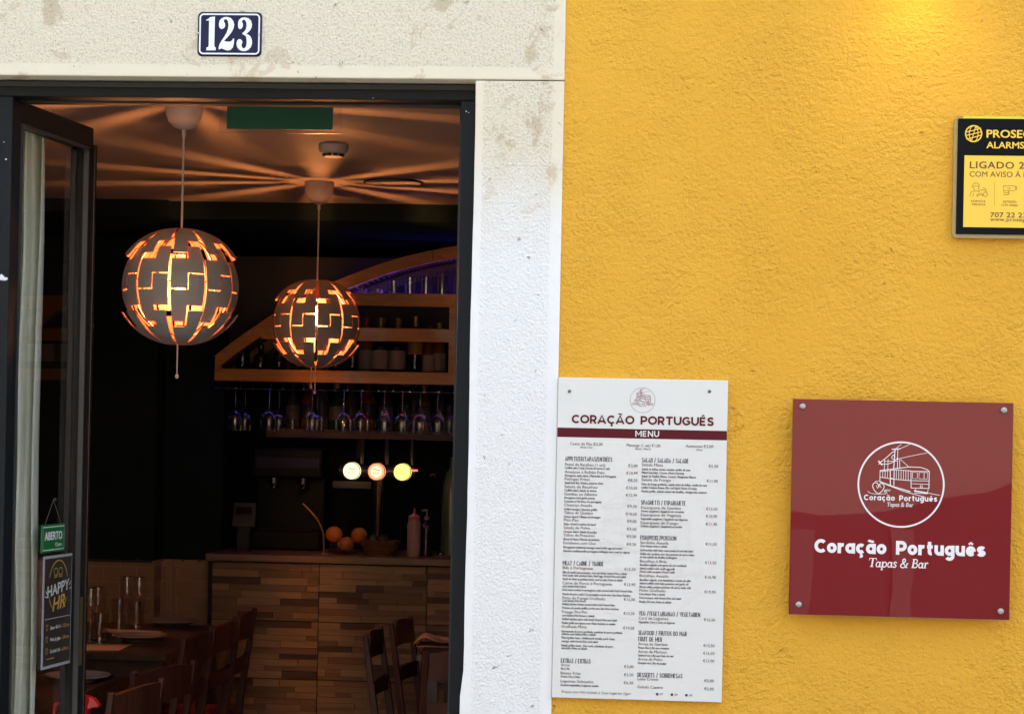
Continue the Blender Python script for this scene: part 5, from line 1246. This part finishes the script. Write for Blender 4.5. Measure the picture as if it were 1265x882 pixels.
# ================================================================== TABLES AND CHAIRS
M_tab = wood_mat('dark_table_wood', (.05, .026, .016), (.085, .045, .028), .35, axis=(12, 1, 12), coat=.15)
def table(loc, wx, wy, lab, name='dining_table', ht=.75):
    t = thing(name, lab, 'table', loc)
    MB().box(-wx/2, wx/2, -wy/2, wy/2, ht-.03, ht).build('table_top', M_tab, t, bevel=.003, local=True)
    i = .05
    for ya, yb in ((-wy/2+i, -wy/2+i+.02), (wy/2-i-.02, wy/2-i)): MB().box(-wx/2+i, wx/2-i, ya, yb, ht-.10, ht-.031).build('apron', M_tab, t, local=True)
    for sx in (-1, 1):
        for sy in (-1, 1):
            x, y = sx*(wx/2-.06), sy*(wy/2-.06); MB().obox((x, y, 0), (x, y, ht-.031), .05, .05, up=(0, 1, 0)).build('leg', M_tab, t, local=True)
    return t
XT = -1.875
T1 = table((XT-.35, 3.745, 0), .70, 1.18, 'dark dining table beside the tiled wainscot, laid with plates and glasses')
T2 = table((XT-.35, 1.84, 0), .70, 1.18, 'dark dining table nearer the doorway, half hidden by the glass door')
T3 = table((-.555, 3.86, 0), .70, .90, 'dark dining table at right, cut by the door jamb, with a pale napkin')
T4 = table((-1.98, .98, 0), .44, .50, 'small side table just inside the door, below the picture edge', 'side_table', .72)

M_ch = wood_mat('dark_red_brown_chair_wood', (.058, .017, .009), (.095, .028, .015), .5, axis=(10, 10, 1), coat=0)
M_seat = mat('red_seat_leather', (.26, .014, .014), .4, var=.12, vscale=8, bump=.001, bscale=60)
def make_chair(lab):
    t = thing('dining_chair', lab, 'chair', (0, 0, 0), 0, 'wooden dining chairs with red seats')
    w2, sh_, bh = .20, .45, .875
    for sx in (-1, 1):
        l = MB(); l.obox((sx*(w2-.014), -.185, 0), (sx*(w2-.014), -.195, .45), .026, .032, up=(0, 1, 0)); l.obox((sx*(w2-.014), -.195, .45), (sx*(w2-.014), -.255, bh), .026, .032, up=(0, 1, 0), w2=.022, d2=.018)
        l.build('back_post', M_ch, t, bevel=.003, local=True)
        l = MB(); l.obox((sx*(w2-.016), .19, 0), (sx*(w2-.016), .185, .42), .030, .030, up=(0, 1, 0), w2=.036, d2=.036); l.build('front_leg', M_ch, t, bevel=.002, local=True)
    def rail(z, h_, nm):
        y = -.195-.06*(z-.45)/(bh-.45); m_ = MB(); n_ = 10
        for k in range(n_):
            f0, f1 = k/n_, (k+1)/n_; xs = [-w2+.028+(2*w2-.056)*f for f in (f0, f1)]; ds = [-.022*math.sin(math.pi*f) for f in (f0, f1)]; hs = [.012*math.sin(math.pi*f) if nm == 'top_rail' else 0 for f in (f0, f1)]
            m_.add([(x, y+d+dy, z+q) for x, d, hh in zip(xs, ds, hs) for dy in (-.009, .009) for q in (-h_/2, h_/2+hh)],
                   [(0, 1, 3, 2), (4, 6, 7, 5), (0, 4, 5, 1), (2, 3, 7, 6), (0, 2, 6, 4), (1, 5, 7, 3)])
        m_.build(nm, M_ch, t, local=True)
    rail(.815, .095, 'top_rail'); rail(.655, .06, 'middle_rail')
    sr = MB(); sr.box(-w2+.03, w2-.03, -.195, -.175, .375, .42); sr.box(-w2+.03, w2-.03, .175, .195, .375, .42)
    for sx in (-1, 1): sr.box(sx*(w2-.016)-.01, sx*(w2-.016)+.01, -.17, .17, .375, .42); sr.box(sx*(w2-.016)-.008, sx*(w2-.016)+.008, -.17, .175, .18, .205)
    sr.build('seat_frame', M_ch, t, local=True)
    s = MB(); n_ = 8; 
    for j in range(n_+1):
        for i in range(n_+1):
            u, v = i/n_*2-1, j/n_*2-1; e = (1-abs(u)**4)*(1-abs(v)**4)
            s.v.append((u*(w2-.002)*(1-.02*abs(v)), v*.20-.0, .43+.036*e**.5))
    for j in range(n_):
        for i in range(n_):
            a = j*(n_+1)+i; s.f.append((a, a+1, a+n_+2, a+n_+1)); s.mi.append(0)
    s.box(-w2+.002, w2-.002, -.198, .198, .4205, .431)
    s.build('seat', M_seat, t, smooth=True, local=True)
    return t
# the chairs on the left face the tables (towards -x); back tops measured from the photograph
CL = [(-1.675, 3.70, 'dining chair at the far end of the row, its back against the bar front', -1), (-1.665, 3.26, 'dining chair second from the far end of the row, at the laid table', -5), (-1.672, 2.82, 'dining chair between the two left tables, a full ladder back showing', -4.6), (-1.548, 1.77, 'dining chair at the nearer left table, wide dark back, third from doorway end', -17), (-1.51, 1.27, 'dining chair lowest in the picture at left, only its back top showing', -9)]
ch0 = make_chair(CL[0][2])
for i, (bxx, cy, lb_, da) in enumerate(CL):
    rz = R(90+da); off = Vector((0, -.25)); c_, s_ = math.cos(rz), math.sin(rz)
    ox, oy = off.x*c_-off.y*s_, off.x*s_+off.y*c_
    if i == 0: ch0.location = (bxx-ox, cy-oy, 0); ch0.rotation_euler.z = rz
    else: dup(ch0, (bxx-ox, cy-oy, 0), rz, lb_)
CR = [(-1.035, 3.08, 'dining chair at right, leaning ladder back in front of the wood mosaic', -90-1), (-.985, 3.56, 'dining chair at the right table, behind the leaning one, facing the napkin', -90-5), (-.59, 2.50, 'dining chair with its back to the street, cut by the right door jamb', 20)]
for bxx, cy, lb_, dg in CR:
    rz = R(dg); off = Vector((0, -.25)); c_, s_ = math.cos(rz), math.sin(rz); ox, oy = off.x*c_-off.y*s_, off.x*s_+off.y*c_
    dup(ch0, (bxx-ox, cy-oy, 0), rz, lb_)

# table settings -------------------------------------------------------------
TZ = .7505
M_plate = mat('grey_glazed_plate', (.48, .40, .34), .25, coat=.5, var=.05); M_mat = mat('kraft_paper', (.62, .43, .31), .8, var=.06)
M_cut = mat('cutlery_steel', (.6, .55, .5), .2, 1)
def plate(px, py, r, lb_):
    p = aZ(px, py, TZ+.012); t = thing('plate', lb_, 'plate', (p.x, p.y, TZ), 0, 'plates laid on the left tables')
    MB().lathe([(0, .004), (r*.62, .004), (r*.72, .008), (r, .020), (r, .023), (r*.70, .012), (r*.6, .008), (0, .008)], seg=36).build('dish', M_plate, t, smooth=True, local=True)
    MB().lathe([(r*.55, 0), (r*.58, 0), (r*.6, .0045), (r*.5, .0045)], seg=30).build('foot_ring', M_plate, t, local=True)
plate(213, 768, .125, 'plate at the far right end of the laid table')
plate(172, 786.5, .115, 'plate nearest the front of the laid table')
def at_t2(px, py, z=TZ): return aZ(px, py, z)
plate(96, 836, .115, 'plate on the nearer table, partly behind the door edge')
def flat(px4, name, lab, m, cat, dz=.0006, grp=None):
    P = [aZ(*p, TZ+dz) for p in px4]; c = sum(P, Vector())/len(P)
    t = MB(); n_ = len(P); t.add([(p.x, p.y, TZ) for p in P]+[(p.x, p.y, TZ+dz) for p in P], [tuple(range(n_)), tuple(range(n_, 2*n_))]+[(i, (i+1) % n_, n_+(i+1) % n_, n_+i) for i in range(n_)])
    return tag(t.build(name, m), lab, cat, grp)
flat([(96, 795), (164, 795.5), (147, 803), (94, 802.5)], 'placemat', 'kraft paper placemat at the front edge of the laid table', M_mat, 'placemat', grp='paper placemats')
flat([(128, 776), (200, 779.5), (196, 783), (126, 780.5)], 'placemat', 'kraft paper placemat behind the front plate on the laid table', M_mat, 'placemat', grp='paper placemats')
def knife(px0, py0, px1, py1, lb_):
    a, b2 = aZ(px0, py0, TZ+.004), aZ(px1, py1, TZ+.004); t = thing('knife', lb_, 'knife', (a.x, a.y, TZ), 0, 'knives on the left tables')
    m_ = a.lerp(b2, .45); MB().obox(a, m_, .016, .004).build('blade', M_cut, t); MB().obox(m_, b2, .013, .008).build('handle', M_cut, t)
knife(188, 787.5, 212, 786.5, 'knife resting by the front plate of the laid table')
knife(119, 836.5, 140, 834.5, 'knife on the nearer table, pointing at the table corner')
WGs = [(.034, .000), (.034, .002), (.008, .005), (.0042, .012), (.0038, .095), (.008, .102), (.026, .118), (.036, .142), (.037, .165), (.034, .195), (.031, .22)]
def standing(px, py, lb_, k=1.):
    p = aZ(px, py, TZ); t = thing('wine_glass', lb_, 'wine glass', (p.x, p.y, TZ), 0, 'wine glasses standing on the laid table')
    MB().lathe([(r*k, h*k) for r, h in WGs], seg=24).build('bowl', M_gl, t, smooth=True, local=True)
standing(156, 772, 'wine glass at the left of the pair by the wainscot corner'); standing(171, 773, 'wine glass at the right of the pair by the wainscot corner')
standing(120, 789, 'wine glass nearest the open door edge'); standing(111, 791, 'wine glass half hidden by the open door edge')
def tumbler(px, py, lb_, h=.115, r=.036):
    p = aZ(px, py, TZ); t = thing('tumbler', lb_, 'glass', (p.x, p.y, TZ), 0, 'water glasses on the laid table')
    MB().lathe([(0, .006), (r*.86, .006), (r*.97, h), (r, h), (r*.92, 0), (0, 0)], seg=24).build('bowl', M_gl, t, smooth=True, local=True)
tumbler(123, 790.5, 'water tumbler in front of the wine glasses by the door edge'); tumbler(147, 771, 'water tumbler left of the wine glass pair'); tumbler(168, 774.5, 'water tumbler in front of the wine glass pair')
# napkin pile on the right table
p = aZ(540, 797, TZ)
nk = MB(); nu, nv = 16, 10
for lay in range(2):
    o_ = len(nk.v)
    for j in range(nv+1):
        for i in range(nu+1):
            u, v = i/nu, j/nv; x = p.x-.085+.24*u-.01*lay; y = p.y-.06+.20*v
            z = TZ + (.030 if lay else .002) + .012*math.sin(u*5+lay)*math.sin(v*4) * (1 if lay else .0) + (.010*math.sin(u*9) * lay) - (lay*.022*max(0, 1-u*6))
            nk.v.append((x, y, max(z, TZ)))
    for j in range(nv):
        for i in range(nu):
            a = o_+j*(nu+1)+i; nk.f.append((a, a+1, a+nu+2, a+nu+1)); nk.mi.append(0)
o_ = nk.build('napkin', mat('pinkish_napkin_cloth', (.55, .36, .28), .85, bump=.001, bscale=200), smooth=True, autosm=180); o_.modifiers.new('thickness', 'SOLIDIFY').thickness = .003
tag(o_, 'crumpled pale pinkish napkin on the right hand table by the door jamb', 'napkin')
# red plastic jug at the foot of the open door
j0 = aY(95, 869, 1.05)
jg = thing('plastic_jug', 'bright red plastic jug with a pouring lip at the bottom beside the open door', 'jug', (j0.x, 1.05, .72))
M_rp = mat('red_plastic', (.55, .012, .016), .3, coat=.3, var=.04)
zt = aY(107, 860, 1.05).z-.72
mb = MB(); mb.lathe([(0, 0), (.036, 0), (.040, .006), (.040, zt-.026), (.044, zt-.006), (.042, zt), (.038, zt-.004), (.034, .008), (0, .006)], seg=26)
mb.build('body', M_rp, jg, smooth=True, local=True)
mb = MB(); mb.prism([(.034, zt+.0015), (.052, zt-.004), (.068, zt-.024), (.066, zt-.028), (.050, zt-.030), (.040, zt-.034), (.034, zt-.034)], -.016, .016); mb.build('lip', M_rp, jg, bevel=.004, local=True)
mb = MB(); mb.tube([(-.040, 0, zt-.02), (-.065, 0, zt-.025), (-.068, 0, zt-.06), (-.040, 0, .02)], .006, 8); mb.build('handle', M_rp, jg, smooth=True, local=True)

# wall lamp above the picture whose glow reaches the top right of the wall
p = aY(1140, -62, -.10)
wl = thing('wall_lamp', 'wall lamp on the yellow wall whose warm glow spills at top right', 'wall lamp', (p.x, -.10, p.z))
MB().lathe([(0, .12), (.045, .12), (.05, .11), (.05, .0), (.046, 0), (.044, .1), (0, .104)], seg=24).build('body', mat('black_lacquer', (.012, .011, .011), .3), wl, smooth=True, local=True)
MB().box(-.02, .02, .05, .106, .04, .08).build('bracket', mat('black_lacquer', (.012, .011, .011), .3), wl, local=True)
MB().lathe([(0, .012), (.044, .012), (.044, .016), (0, .016)], seg=24).build('lens', mat('lit_lens', (1, .85, .5), .4, emit=(1, .72, .25), estr=3), wl, local=True)
L = bpy.data.lights.new('wall_lamp_light', 'SPOT'); L.energy = .26; L.color = (1, .78, .30); L.spot_size = R(120); L.spot_blend = .8; L.shadow_soft_size = .04
o_ = bpy.data.objects.new('wall_lamp_light', L); COL.objects.link(o_); o_.parent = wl; o_.location = (0, 0, .008); o_.rotation_euler = (0, 0, 0)
